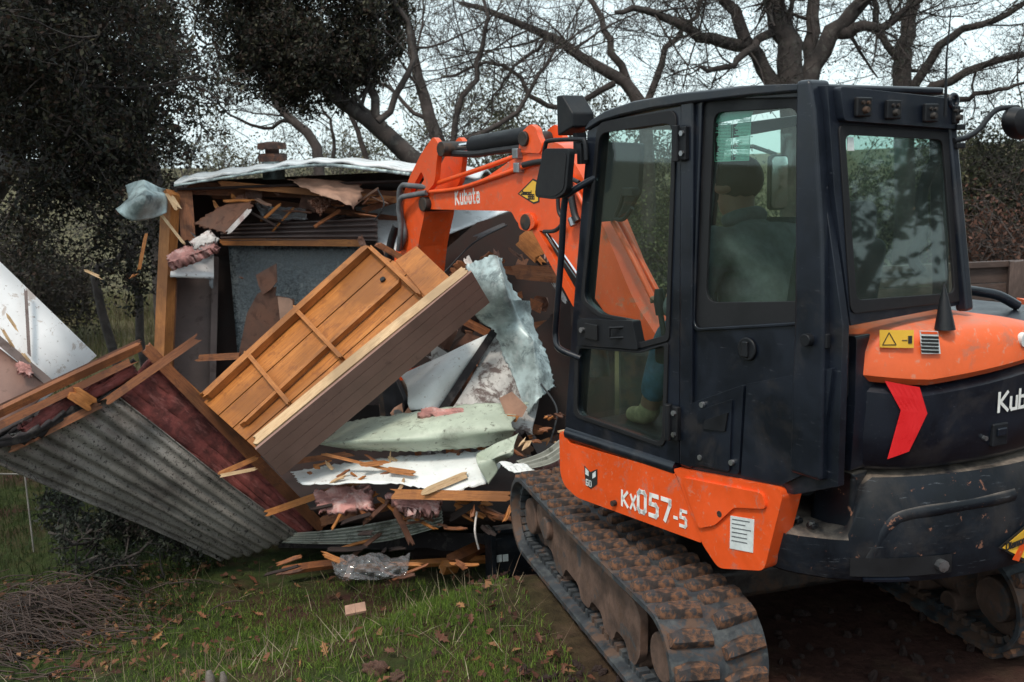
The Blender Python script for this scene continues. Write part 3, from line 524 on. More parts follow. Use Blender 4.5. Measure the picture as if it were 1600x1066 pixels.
# arm
AO = rpoly(BS([(682, 213), (691, 226), (687, 253), (684, 287), (668, 304), (668, 334), (657, 386), (638, 600), (607, 600), (618, 420), (628, 360), (629, 320), (645, 275), (664, 238)]), [.03, .03, .05, .05, .05, .03, .1, .02, .02, .1, .08, .08, .08, .05])
arm = part(MB().plate(AO, [rpoly(BS([(645, 300), (663, 268), (668, 280), (650, 306)]), .02)], .085, .125, bfr), 'arm', 'orange', bevel=.008)
part(MB().plate(AO, [], -.125, -.085, bfr), 'arm_side_plate', 'orange', arm, bevel=.008)
part(MB().plate(BS([(668, 322), (668, 334), (657, 386), (640, 590), (607, 598), (618, 420), (630, 355), (640, 325)]), [], -.09, .09, bfr), 'arm_core', 'orange', arm)
pin((696, 233), 'pivot_pin', .05, .14, 'grease', arm)
for pts, o_ in (([(672, 293), (652, 290), (640, 290), (635, 305), (636, 335), (642, 365), (633, 388)], (.1, .15, .16, .16, .15, .15, .14)), ([(672, 301), (655, 305), (644, 309), (640, 325), (641, 350), (640, 372), (636, 390)], (.13, .17, .19, .19, .18, .18, .17))):
    btube(pts, .019, 'hydraulic_hose', 'hose', o_, arm)
btube([(620, 352), (612, 375), (607, 400), (603, 408)], .03, 'hydraulic_hose', 'hoseblack', .02, arm)
# bucket linkage at the arm's end, half buried in the wreck
bl = part(MB().plate(rpoly(BS([(600, 600), (640, 592), (655, 628), (652, 650), (604, 652)]), .04), [], -.16, .16, bfr), 'bucket', 'grease', arm, bevel=.03, segs=3)
for o_ in (-.12, 0, .12): part(MB().plate(rpoly(BS([(612, 580), (634, 582), (652, 625), (648, 654), (622, 655)]), .05), [], o_+.05, o_+.085, bfr), 'bucket_ear', 'blackplastic', arm, bevel=.012)
# ---- undercarriage
dth = TT-TU; ct, st = math.cos(dth), math.sin(dth)
def tfr(u, v, z): return (u*ct-v*st, u*st+v*ct, z)
ufr = lambda vs: (lambda a, b, c: tfr(a, c, b))
def TPX(px, py, v): p = onplane(px, py, AX+lT*v, lT); q_ = p-AX; return (q_@hT, q_[2])
R0, UC = .2175, .845
def looppath(n=220, r=R0):
    L = 4*UC+2*math.pi*r; out = []
    for i in range(n):
        s_ = L*i/n
        if s_ < 2*UC: out.append((-UC+s_, 0, (0, 1), s_))                                   # top run, tangent forward
        elif s_ < 2*UC+math.pi*r: a = (s_-2*UC)/r; out.append((UC+r*math.sin(a), a, (math.sin(a), math.cos(a)), s_))
        elif s_ < 4*UC+math.pi*r: out.append((UC-(s_-2*UC-math.pi*r), math.pi, (0, -1), s_))
        else: a = (s_-4*UC-math.pi*r)/r; out.append((-UC-r*math.sin(a), math.pi+a, (-math.sin(a), -math.cos(a)), s_))
    return [(u, .0275+R0+n_[1]*r if True else 0, n_, a) for (u, a, n_, s2) in out]
LP = looppath()
lugme = None
for sg, (v0, v1) in enumerate(((.58, .98), (-.98, -.58))):
    rings = []
    for (u, z, n_, a) in LP:
        sag = -.012*math.sin((u+UC)/(2*UC)*math.pi) if a == 0 else 0
        prof = [(v0, 0), (v0+.02, .0), (v1-.02, 0), (v1, 0), (v1, -.022), (v1-.03, -.034), (v0+.03, -.034), (v0, -.022)]
        rings.append([tfr(u+n_[0]*d, v, z+n_[1]*d+sag) for v, d in prof])
    rings.append(rings[0]); trk = part(MB().loft(rings), 'track', 'rubber', smooth=True)
    npitch = 40; L = 4*UC+2*math.pi*R0
    LL = looppath(npitch*2)
    mb_teeth = MB()
    for i in range(npitch*2):
        u, z, n_, a = LL[i]; sag = -.012*math.sin((u+UC)/(2*UC)*math.pi) if a == 0 else 0
        t_ = (n_[1], -n_[0])
        if i % 2 == 0: va, vb = v0+.012, v0+.185
        else: va, vb = v1-.185, v1-.012
        X_ = A(*tfr(t_[0], 0, t_[1])); Y_ = A(*tfr(0, 1, 0)); Z_ = A(*tfr(n_[0], 0, n_[1]))
        if lugme is None:
            mb = MB(); rg_ = []
            for zz, kx, ky in ((-.004, 1, 1), (.016, .93, .98), (.030, .66, .92)):
                rg_.append([(x*kx*.036, y*ky*.0865, zz) for x, y in ((-1, -1), (-.9, -1.0), (.55, -1), (1, -.35), (1, .35), (.55, 1), (-.9, 1), (-1, .8))])
            mb.loft(rg_, cap=True); lug = part(mb, 'tread_lug', 'lug', trk, bevel=.004); lugme = lug.data; lug.modifiers.clear(); lugme.shade_smooth(); lugme.set_sharp_from_angle(angle=math.radians(35))
        else:
            lug = bpy.data.objects.new('tread_lug', lugme); COL.objects.link(lug); lug.parent = trk
        c_ = A(*tfr(u, (va+vb)/2, z+sag)); m4 = Matrix.Identity(4)
        flip = 1 if i % 2 == 0 else -1
        for r_ in range(3): m4[r_][0] = X_[r_]; m4[r_][1] = Y_[r_]; m4[r_][2] = Z_[r_]; m4[r_][3] = c_[r_]
        sc_ = 1+.12*(RNG.random()-.5); lug.matrix_local = m4 @ Matrix.Diagonal((sc_, 1, 1+.3*(RNG.random()-.3), 1)) @ Matrix.Rotation(.12*flip+.05*(RNG.random()-.5), 4, 'Z')
        for vv in (v0+.07, v1-.07):
            cc = A(*tfr(u-n_[0]*.045, vv, z-n_[1]*.045)); mb_teeth.box(cc, (.035, .05, .035), np.stack([X_, Y_, Z_], 1))
    o = part(mb_teeth, 'guide_teeth', 'rubber', trk, fix=False); o['kind'] = 'stuff'
    vo = v1 if sg == 0 else v0; inn = -1 if sg == 0 else 1
    # roller frame: mud-caked beam with scalloped lower edge
    poly = [(.70, .37), (-.60, .375), (-.66, .33), (-.655, .16), (-.60, .085), (-.53, .085), (-.50, .15), (-.40, .155), (-.36, .085), (-.26, .085), (-.22, .155), (-.10, .16), (-.06, .10), (.04, .10), (.08, .165), (.26, .175), (.30, .11), (.42, .11), (.46, .18), (.60, .20), (.72, .28)]
    fa, fb = (v1-.085, v1-.05) if sg == 0 else (v0+.05, v0+.085)
    tf = part(MB().plate(rpoly(poly, .03), [], fa, fb, lambda a, b, c: tfr(a, c, b)), 'track_frame', 'mudmetal', bevel=.008)
    mc_ = (v0+v1)/2
    part(MB().loft([[tfr(u, mc_+.125*math.cos(a), .24+.135*math.sin(a)) for a in np.linspace(0, 2*math.pi, 17)[:-1]] for u in (-.6, -.3, 0, .3, .68)], cap=True), 'frame_tube', 'mudmetal', tf, smooth=True)
    for u in (-.56, -.31, -.01, .36):
        part(MB().tube([tfr(u, mc_-.13, .105), tfr(u, mc_+.13, .105)], .055, 16), 'track_roller', 'mudmetal', tf, bevel=.008)
    part(MB().tube([tfr(.50, fb-.02 if sg == 0 else fa+.02, .30), tfr(.50, (fb+.03) if sg == 0 else fa-.03, .30)], .06, 18), 'grease_port', 'mudmetal', tf, bevel=.01)
    for uc, nm in ((UC, 'idler_wheel'), (-UC, 'drive_sprocket')):
        part(MB().tube([tfr(uc, mc_-.08, .245), tfr(uc, mc_+.08, .245)], .175, 28), nm, 'mudmetal', bevel=.012)
        part(MB().tube([tfr(uc, mc_-.15, .245), tfr(uc, mc_+.15, .245)], .10, 20), 'wheel_hub', 'mudmetal', bevel=.012)
part(MB().box(tfr(0, 0, .30), (.9, 1.3, .16), np.array(Matrix.Rotation(dth, 3, 'Z'))), 'carbody', 'grease', bevel=.04)
# dozer blade lowered onto the ground ahead
def tbox(mb, u, v, z, du, dv, dz): return mb.box(tfr(u, v, z), (du, dv, dz), np.array(Matrix.Rotation(dth, 3, 'Z')))
prof = [(1.57, -.49), (1.53, -.40), (1.52, -.28), (1.54, -.16), (1.575, -.095), (1.61, -.095), (1.585, -.16), (1.565, -.28), (1.575, -.40), (1.61, -.49)]
bd = part(MB().loft([[tfr(u, v, z) for u, z in prof] for v in (-.97, .96)], cap=True), 'dozer_blade', 'cast', smooth=True)
for v in (.965, -.975): part(MB().plate([(1.48, -.5), (1.66, -.5), (1.66, -.085), (1.50, -.075)], [], v-.012, v+.02, lambda a, b, c: tfr(a, c, b)), 'blade_end_plate', 'cast', bd, bevel=.004)
part(tbox(MB(), 1.55, 0, -.085, .09, 1.9, .03), 'blade_top_bar', 'cast', bd, bevel=.006); part(tbox(MB(), 1.55, 0, -.485, .08, 1.9, .03), 'blade_cutting_edge', 'mudmetal', bd, bevel=.006)
for px in ((780, 873), (790, 872)):
    p = onplane(*px, AX+hT*1.515, hT)-AX; part(tbox(MB(), 1.517, p@lT, p[2], .004, .035, .045), 'reflector_sticker', 'paper', bd)
for v in (.38, -.38): part(MB().beam(tfr(.35, v, .2), tfr(1.5, v, -.25), .10, .12), 'blade_arm', 'grease', bd, bevel=.01)
# ================================================================== the operator in the cab
M['jacket'] = pm('grey_blue_jacket', (.115, .125, .135), .9, 0, .3, 9, .5, 60)
M['skin'] = pm('skin', (.22, .11, .075), .6, 0, .08, 12, .05, 150)
M['hair'] = pm('dark_hair', (.016, .012, .010), .7, 0, .4, 60, .4, 120)
M['denim'] = pm('blue_denim', (.035, .085, .14), .9, 0, .3, 14, .4, 140)
M['boot'] = pm('tan_boot_leather', (.30, .24, .13), .8, 0, .3, 14, .3, 60)
EXM = Matrix.Translation(Vector(AX)) @ Matrix.Rotation(math.pi/2+TU, 4, 'Z')
def skinned(name, verts, edges, mat, parent=None, sub=2, root=0):
    me = bpy.data.meshes.new(name); me.from_pydata([v[:3] for v in verts], edges, []); me.materials.append(mat)
    o = bpy.data.objects.new(name, me); COL.objects.link(o); o.parent = parent
    sk = o.modifiers.new('skin', 'SKIN'); sk.use_smooth_shade = True
    for i, v in enumerate(verts):
        d = me.skin_vertices[0].data[i]; r = v[3]; d.radius = (r, r) if np.isscalar(r) else r; d.use_root = (i == root)
    ss = o.modifiers.new('sub', 'SUBSURF'); ss.levels = ss.render_levels = sub; return o
BV = [(-.55, .5, 1.42, .13), (-.50, .5, 1.58, .125), (-.42, .485, 1.72, .14), (-.345, .475, 1.84, .08), (-.305, .465, 1.91, .054), (-.265, .455, 1.975, .072), (-.262, .455, 2.045, .088), (-.268, .455, 2.10, .066),   # 0-7 spine, neck, head
      (-.36, .66, 1.815, .068), (-.30, .735, 1.60, .052), (-.14, .72, 1.52, .042), (-.10, .72, 1.545, .034),      # 8-11 left arm
      (-.36, .29, 1.815, .068), (-.30, .225, 1.60, .052), (-.16, .245, 1.52, .042), (-.12, .245, 1.545, .034),    # 12-15 right arm
      (-.50, .62, 1.38, .085), (-.06, .62, 1.42, .066), (.10, .62, 1.06, .05), (.12, .62, 1.0, .045), (.24, .62, .985, .034),
      (-.50, .38, 1.38, .085), (-.06, .38, 1.42, .066), (.10, .38, 1.06, .05), (.12, .38, 1.0, .045), (.24, .38, .985, .034)]
BE = [(0, 1), (1, 2), (2, 3), (3, 4), (4, 5), (5, 6), (6, 7), (2, 8), (8, 9), (9, 10), (10, 11), (2, 12), (12, 13), (13, 14), (14, 15), (0, 16), (16, 17), (17, 18), (18, 19), (19, 20), (0, 21), (21, 22), (22, 23), (23, 24), (24, 25)]
# nose, chin and ears grow from the head
BV += [(-.165, .462, 2.015, .014), (-.19, .462, 1.955, .03), (-.275, .548, 2.02, .018), (-.275, .362, 2.02, .018)]; BE += [(6, 26), (5, 27), (6, 28), (6, 29)]
# five fingers a hand, closed round the joystick grip
for w_, sgn in ((11, 1), (15, -1)):
    x, y, z, _ = BV[w_]
    for k, (dy, L_) in enumerate(((-.027, .030), (-.010, .036), (.008, .034), (.025, .027))):
        n = len(BV); BV += [(x+.018, y+dy*sgn, z+.020, .0095), (x+.018+L_, y+dy*sgn, z+.032, .009), (x+.022+L_, y+dy*sgn*.8, z+.004, .008)]; BE += [(w_, n), (n, n+1), (n+1, n+2)]
    n = len(BV); BV += [(x-.004, y-.030*sgn, z+.020, .011), (x+.018, y-.042*sgn, z+.044, .0095)]; BE += [(w_, n), (n, n+1)]
person = skinned('person', BV, BE, M['skin']); person.matrix_world = EXM
tag(person, 'person in dark jacket and jeans sitting at the controls inside the cab', 'person')
JV = [(-.555, .5, 1.36, .17), (-.50, .5, 1.56, .172), (-.42, .485, 1.71, .18), (-.35, .475, 1.835, .12), (-.315, .467, 1.895, .078), (-.36, .655, 1.81, .098), (-.30, .74, 1.60, .077), (-.15, .725, 1.525, .062), (-.36, .295, 1.81, .098), (-.30, .22, 1.60, .077), (-.17, .242, 1.525, .062)]
skinned('jacket', JV, [(0, 1), (1, 2), (2, 3), (3, 4), (2, 5), (5, 6), (6, 7), (2, 8), (8, 9), (9, 10)], M['jacket'], person)
skinned('jacket_collar', [(-.345, .40, 1.915, .035), (-.385, .465, 1.925, .04), (-.345, .535, 1.915, .035), (-.27, .545, 1.895, .026)], [(0, 1), (1, 2), (2, 3)], M['jacket'], person)
skinned('trousers', [(-.54, .5, 1.37, .14), (-.46, .62, 1.39, .105), (-.05, .62, 1.425, .084), (.095, .62, 1.07, .066), (-.46, .38, 1.39, .105), (-.05, .38, 1.425, .084), (.095, .38, 1.07, .066)], [(0, 1), (1, 2), (2, 3), (0, 4), (4, 5), (5, 6)], M['denim'], person)
for Y in (.62, .38): skinned('boot', [(.095, Y, 1.08, .058), (.11, Y, 1.0, .056), (.20, Y, .99, .045), (.26, Y, .985, .036)], [(0, 1), (1, 2), (2, 3)], M['boot'], person)
hm = MB(); NU, NV = 24, 14; hv = [(-.274+.108*math.sin(p)*math.cos(q), .455+.094*math.sin(p)*math.sin(q), 2.068+.098*math.cos(p)+.004*math.sin(9*q+5*p)) for p in np.linspace(.02, 2.35, NV) for q in np.linspace(0, 2*math.pi, NU+1)[:-1]]
hf = [(i_*NU+k, i_*NU+(k+1) % NU, (i_+1)*NU+(k+1) % NU, (i_+1)*NU+k) for i_ in range(NV-1) for k in range(NU)]
hf = [f for f in hf if not (np.mean([hv[k][0] for k in f]) > -.212 and np.mean([hv[k][2] for k in f]) < 2.09)]
hair = hm.add(hv, hf).build('hair', M['hair'], person, smooth=True); s_ = hair.modifiers.new('thick', 'SOLIDIFY'); s_.thickness = .012
# eyes and mouth
for y in (.425, .495): MB().tube([(-.190, y, 2.043), (-.176, y, 2.043)], [.012, .006], 10).build('eye', M['hair'], person, smooth=True)
MB().tube([(-.186, .435, 1.975), (-.178, .46, 1.973), (-.186, .485, 1.975)], .007, 8).build('mouth', M['skin'], person, smooth=True)
# ================================================================== the wrecked trailer
M['pine'] = woodmat('raw_pine', (.36, .128, .030), (.46, .18, .048), (.15, .05, .016), spots=.3); M['pinedark'] = woodmat('stained_pine', (.20, .066, .024), (.28, .10, .034), (.07, .024, .013), spots=.5)
M['pale'] = woodmat('pale_split_wood', (.55, .36, .20), (.62, .44, .26), (.28, .13, .06))
M['ply'] = woodmat('honey_plywood', (.38, .130, .025), (.49, .182, .038), (.17, .052, .015), .5, .5, .45)
M['panelbrown'] = pm('brown_hardboard', (.115, .048, .028), .65, 0, .3, 4, .15, 60, [((.05, .02, .014), 12, .55, .7, .6)])
M['fascia'] = pm('taupe_painted_board', (.25, .145, .118), .6, 0, .12, 4, .1, 80, [((.10, .055, .045), 14, .70, .80, .35)])
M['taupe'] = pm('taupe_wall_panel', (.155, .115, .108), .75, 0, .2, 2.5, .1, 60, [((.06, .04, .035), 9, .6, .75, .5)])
M['darkwall'] = pm('dark_brown_wall', (.022, .011, .0095), .8, 0, .4, 4, .2, 40)  # dark brown, deepened so the gaps in the wreck stay dark
M['whitepanel'] = pm('white_wall_panel', (.80, .79, .80), .45, 0, .05, 3, .05, 60, [((.35, .24, .18), 6, .66, .74, .6), ((.2, .13, .1), 30, .70, .74, .7)])
M['whitesheet'] = pm('white_enamel_sheet', (.74, .77, .77), .4, 0, .1, 4, .1, 40, [((.22, .17, .15), 7, .64, .82, .55), ((.25, .15, .1), 26, .68, .76, .5)])
M['dirtysheet'] = pm('soiled_white_sheet', (.42, .41, .40), .55, 0, .25, 5, .15, 40, [((.07, .035, .03), 7, .52, .66, .85), ((.1, .08, .07), 22, .6, .7, .7)])
M['roofsheet'] = pm('weathered_roof_sheet', (.66, .68, .70), .5, 0, .15, 2, .1, 30, [((.2, .19, .18), 5, .55, .80, .6)])
M['galv'] = pm('galvanised_steel', (.36, .44, .45), .42, .25, .4, 7, .15, 45, [((.06, .08, .09), 5, .56, .68, .6), ((.5, .55, .56), 16, .6, .7, .5)])
M['corr'] = pm('dirty_aluminium_siding', (.23, .208, .19), .45, .15, .3, 2.2, .1, 60, [((.03, .024, .022), 40, .64, .68, .9), ((.06, .046, .042), 3, .48, .72, .65), ((.02, .016, .015), 75, .65, .70, .8)])
M['corrclean'] = pm('striped_siding', (.36, .37, .33), .4, .2, .2, 4, .1, 60, [((.05, .05, .035), 8, .5, .68, .7)])
M['corrbrown'] = pm('brown_corrugated_plastic', (.10, .072, .068), .5, 0, .2, 5, .1, 60)
M['green'] = pm('pale_green_metal', (.43, .49, .40), .45, 0, .15, 4, .12, 40, [((.14, .15, .115), 5, .54, .78, .7), ((.06, .055, .04), 24, .66, .74, .7)])
M['insul'] = pm('red_insulation', (.16, .042, .038), .95, 0, .5, 9, 1, 40, [((.42, .17, .16), 7, .55, .75, .45, (1, 4, 1)), ((.06, .012, .014), 5, .52, .7, .7)])  # red is the insulation's own colour
M['pink'] = pm('pink_fibreglass', (.46, .22, .20), .95, 0, .35, 10, 1, 140, [((.72, .55, .52), 12, .5, .7, .6), ((.2, .08, .07), 7, .6, .75, .7)])
M['fluff'] = pm('white_fluff', (.66, .60, .57), .95, 0, .2, 14, 1, 60, [((.4, .2, .18), 9, .55, .7, .6)])
M['darkfelt'] = pm('black_felt_paper', (.022, .018, .02), .85, 0, .4, 8, .6, 40, [((.10, .085, .08), 15, .58, .7, .5)])
M['kraft'] = pm('torn_kraft_paper', (.36, .21, .15), .8, 0, .2, 7, .4, 30)
M['glassdark'] = pm('dirty_dark_glass', (.05, .062, .072), .3, 0, .5, 30, .1, 80, [((.22, .25, .26), 60, .5, .66, .55), ((.3, .33, .33), 5, .60, .75, .5, (4, 4, 1))])
M['rust'] = pm('rusty_vent_steel', (.06, .035, .03), .8, .3, .5, 20, .5, 60, [((.16, .07, .04), 14, .5, .65, .7)])
M['plastic'] = glassmat('clear_plastic_sheet', (.88, .88, .90), .12, (.5, .5, .52), 12)
M['cleardark'] = M['darkwall']
def local_obj(name, mb, mat, o, R, parent=None, **k):
    """mesh given in world coordinates, stored in the local frame (o, R) so that the grain follows the piece"""
    Rt = R.T; mb.v = [tuple(Rt@(np.asarray(v)-o)) for v in mb.v]; ob = mb.build(name, M[mat], None, **k)
    m4 = Matrix.Identity(4)
    for i in range(3):
        for j in range(3): m4[i][j] = R[i][j]
        m4[i][3] = o[i]
    if parent is not None: ob.parent = parent; ob.matrix_parent_inverse = parent.matrix_world.inverted()
    ob.matrix_world = m4; return ob
def plank(name, a, b, w, t, mat, label=None, cat='plank', parent=None, face=None, jag=.04, seed=0, group=None, world=False):
    """board from a to b (px, py, depth); w is the width seen, t the thickness; ends are broken unevenly"""
    p, q = (np.asarray(a, float), np.asarray(b, float)) if world else (Q(*a), Q(*b)); x = unit(q-p)
    f = (CO-(p+q)/2) if face is None else np.asarray(face, float); z = unit(f-x*(f@x)); y = np.cross(z, x); L = np.linalg.norm(q-p)
    rr = np.random.default_rng(seed+int(abs(a[0])*7+abs(a[1])*3)); k = 6; mb = MB(); top = []; 
    e0 = rr.random(k)*jag; e1 = L-rr.random(k)*jag; rings = []
    for s_ in range(8):
        u = s_/7; ring = []
        for side_ in (1, -1):
            for i in (range(k) if side_ == 1 else range(k-1, -1, -1)):
                xx = e0[i]+(e1[i]-e0[i])*u; bow = .006*math.sin(u*3.1+seed)
                ring.append((xx, -w/2+w*i/(k-1), side_*t/2+bow))
        rings.append(ring)
    mb.loft(rings, cap=True); mb.v = [tuple(p+x*v[0]+y*v[1]+z*v[2]) for v in mb.v]
    ob = local_obj(name, mb, mat, p, np.stack([x, y, z], 1), parent)
    if label: tag(ob, label, cat, group)
    return ob
def sheet(name, rows, mat, label=None, cat='sheet', parent=None, disp=None, thick=.004, nu=24, nv=24, jag=0, seed=0, smooth=True, group=None, world=False):
    """bent sheet through rows of (px, py, depth) points, resampled to nu x nv; disp(u, v) moves it along its normal"""
    R_ = [[(np.asarray(p, float) if world else Q(*p)) for p in r] for r in rows]; rr = np.random.default_rng(seed+len(name)+int(abs(rows[0][0][0])))
    def samp(line, n):
        sp = spline(line, 12) if len(line) > 2 else [line[0]*(1-t)+line[1]*t for t in np.linspace(0, 1, 13)]
        idx = np.linspace(0, len(sp)-1, n+1); return [sp[int(i)]*(1-(i-int(i)))+sp[min(int(i)+1, len(sp)-1)]*(i-int(i)) for i in idx]
    cols = [samp(r, nu) for r in R_]; g = [samp([c[j] for c in cols], nv) for j in range(nu+1)]
    G_ = np.array(g)                                                   # [nu+1][nv+1]
    du = np.gradient(G_, axis=0); dv = np.gradient(G_, axis=1); nn = np.cross(du, dv); nn /= np.linalg.norm(nn, axis=2, keepdims=True)+1e-9
    mid = G_[nu//2, nv//2]; 
    if nn[nu//2, nv//2]@(CO-mid) < 0: nn = -nn
    if disp is not None:
        D = np.array([[disp(i/nu, j/nv) for j in range(nv+1)] for i in range(nu+1)]); G_ = G_+nn*D[:, :, None]
    if jag:
        for ii, jj, ax in ((0, slice(None), 0), (nu, slice(None), 0)): G_[ii] += unit(du[nu//2, nv//2])*((rr.random((nv+1, 1))-.5)*jag)
        for jj in (0, nv): G_[:, jj] += unit(dv[nu//2, nv//2])*((rr.random((nu+1, 1))-.5)*jag)
    mb = MB(); mb.loft([[G_[i, j] for j in range(nv+1)] for i in range(nu+1)], closed=False)
    o = G_[0, 0].copy(); x = unit(G_[nu, 0]-o); z = unit(np.cross(x, G_[0, nv]-o)); y = np.cross(z, x)
    ob = local_obj(name, mb, mat, o, np.stack([x, y, z], 1), parent, smooth=smooth, fix=False)
    s_ = ob.modifiers.new('thick', 'SOLIDIFY'); s_.thickness = thick; s_.offset = 0
    if label: tag(ob, label, cat, group)
    return ob
def crumple(seed, amp, k=3.0, n=7):
    r = np.random.default_rng(seed); W_ = r.normal(size=(n, 2))*k; ph = r.random(n)*6.3
    def f(u, v):
        s_ = 0
        for w_, p_ in zip(W_, ph): s_ += abs(math.sin(w_[0]*u*3+w_[1]*v*3+p_))-.6
        return amp*s_/math.sqrt(n)
    return f
def dents(seed, amp):
    r = np.random.default_rng(seed); T = r.normal(size=(40, 60))*amp
    return lambda u, v: float(T[int(round(u*23)) % 40, int(round(v*37)) % 60])
def folds(seed, amp, n=9):
    r = np.random.default_rng(seed); L_ = [(unit(r.normal(size=2)), r.random(2), r.normal()) for _ in range(n)]
    f = lambda u, v: amp*sum(s_*abs(w_@(A(u, v)-p_)) for w_, p_, s_ in L_)
    m = np.mean([f(u, v) for u in (0, .5, 1) for v in (0, .5, 1)]); return lambda u, v: f(u, v)-m
def corr(n, amp, extra=None, along='u'):
    def f(u, v):
        s_ = (v if along == 'u' else u)*n*2*math.pi; return amp*math.sin(s_)+(extra(u, v) if extra else 0)
    return f
def quad(a, b, c, d): return [[a, b], [d, c]]
LOOK = {'pine': 'orange pine', 'pinedark': 'dark brown pine', 'panelbrown': 'brown hardboard', 'darkwall': 'blackish brown', 'fascia': 'taupe painted', 'dirtysheet': 'soiled white metal', 'kraft': 'tan papery', 'pale': 'pale wood'}
# ---- standing remains of the trailer: posts, roof, walls
TR = empty('wrecked_trailer', Q(420, 640, 8.6)); bpy.context.view_layer.update()
tag(TR, 'torn open travel trailer with sagging pale roof and exposed brown interior', 'trailer')
def tp(name, a, b, w, t, mat, **k): return plank(name, a, b, w, t, mat, parent=TR, **k)
def ts(name, rows, mat, **k): return sheet(name, rows, mat, parent=TR, **k)
tp('corner_post', (267, 296, 7.7), (250, 700, 7.7), .105, .09, 'pine', jag=.06, face=(-.5, -1, 0))
tp('post_batten', (272, 430, 7.76), (262, 690, 7.76), .05, .05, 'pinedark')
ts('roof_sheet', [[(272, 287, 7.7), (330, 277, 7.65), (400, 266, 7.6), (460, 257, 7.55), (520, 253, 7.6), (600, 262, 7.7), (690, 272, 7.8), (750, 278, 7.9)], [(290, 276, 9), (340, 268, 9), (410, 258, 9), (470, 251, 9), (540, 249, 9), (620, 254, 9), (700, 260, 9), (760, 266, 9)], [(310, 280, 10.4), (360, 272, 10.4), (420, 262, 10.4), (480, 257, 10.4), (550, 256, 10.4), (630, 260, 10.4), (710, 268, 10.4), (770, 276, 10.4)]], 'roofsheet', thick=.02, nu=60, nv=10, disp=lambda u, v: .008*math.sin(u*60))
ts('roof_edge_trim', [[(272, 289, 7.68), (400, 268, 7.58), (460, 259, 7.53), (520, 256, 7.58), (600, 265, 7.68), (640, 270, 7.72)], [(272, 292, 7.68), (400, 272, 7.58), (460, 263, 7.53), (520, 261, 7.58), (600, 270, 7.68), (640, 275, 7.72)]], 'galv', thick=.01, nu=90, nv=2, disp=lambda u, v: .006*math.sin(u*420))
ts('roof_sheet', quad((555, 326, 8.6), (735, 265, 9.6), (800, 328, 8.9), (606, 405, 7.9)), 'roofsheet', thick=.015, disp=crumple(3, .012, .8), nu=20, nv=20)
ts('roof_sheet', quad((760, 335, 9.6), (900, 320, 9.8), (900, 360, 9.6), (760, 350, 9.5)), 'darkwall', thick=.015)
# interior walls
ts('back_wall', quad((268, 285, 9.9), (640, 268, 10.2), (640, 900, 10.2), (250, 900, 9.9)), 'taupe', thick=.04)
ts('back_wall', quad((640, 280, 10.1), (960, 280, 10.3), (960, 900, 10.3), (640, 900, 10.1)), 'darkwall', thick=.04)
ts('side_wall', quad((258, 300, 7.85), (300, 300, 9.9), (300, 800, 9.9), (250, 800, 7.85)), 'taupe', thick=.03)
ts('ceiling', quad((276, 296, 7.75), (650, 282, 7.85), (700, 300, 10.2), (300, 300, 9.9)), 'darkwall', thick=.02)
ts('wall_panel', quad((272, 436, 8.1), (334, 432, 8.25), (334, 800, 8.25), (268, 800, 8.1)), 'taupe', thick=.02)
tp('door_jamb', (337, 398, 8.2), (330, 700, 8.2), .05, .06, 'taupe')
ts('wall_panel', quad((338, 400, 8.35), (372, 398, 8.4), (372, 800, 8.4), (335, 800, 8.35)), 'darkwall', thick=.02)
gl = ts('window_glass', quad((357, 385, 8.15), (580, 383, 8.2), (585, 560, 8.2), (372, 560, 8.15)), 'glassdark', thick=.01)
ts('awning_strip', [[(345, 352, 7.95), (450, 347, 7.95), (590, 340, 8.0)], [(345, 376, 7.95), (450, 375, 7.95), (590, 376, 8.0)]], 'corrbrown', thick=.006, nu=30, nv=40, disp=corr(4, .016))
tp('window_head_board', (343, 378, 7.97), (566, 380, 8.0), .055, .04, 'pine', jag=.03)
for i, (a, b, w, m_) in enumerate((((340, 287, 7.8), (660, 316, 8.0), .05, 'pine'), ((470, 294, 7.9), (640, 308, 8.1), .07, 'pinedark'), ((290, 294, 7.9), (480, 300, 8.2), .10, 'pinedark'), ((330, 305, 8.3), (640, 345, 8.5), .05, 'pinedark'), ((560, 306, 8.0), (670, 300, 8.2), .05, 'pine'), ((565, 330, 8.1), (640, 305, 8.1), .05, 'pinedark'))):
    tp('ceiling_joist', a, b, w, .05, m_, seed=i)
for i, (a, b) in enumerate((((398, 290, 7.95), (395, 318, 7.95)), ((487, 298, 8.0), (478, 332, 8.0)), ((520, 295, 8.0), (515, 325, 8.0)))): tp('joist_block', a, b, .13, .04, 'panelbrown', seed=i)
for i, (px, m_, y0, y1) in enumerate(((640, 'pinedark', 340, 660), (710, 'panelbrown', 345, 520), (770, 'pinedark', 350, 560), (850, 'pinedark', 380, 700), (680, 'darkwall', 420, 700))):
    tp('wall_stud', (px, y0, 8.6+.2*i), (px+14*(i % 3-1), y1, 8.6+.2*i), .09, .05, m_, seed=i)
ts('trailer_floor', quad((420, 806, 6.75), (905, 812, 6.35), (905, 640, 10.0), (250, 640, 9.9)), 'darkwall', thick=.09, nu=4, nv=4)  # dark slab, added with beams and skirting to blacken the underside
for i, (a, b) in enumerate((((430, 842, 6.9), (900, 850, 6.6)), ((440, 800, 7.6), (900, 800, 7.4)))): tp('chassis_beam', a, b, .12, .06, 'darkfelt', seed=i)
ts('skirting', quad((420, 800, 7.9), (900, 800, 7.8), (900, 900, 7.8), (420, 900, 7.9)), 'darkfelt', thick=.02, nu=4, nv=4)
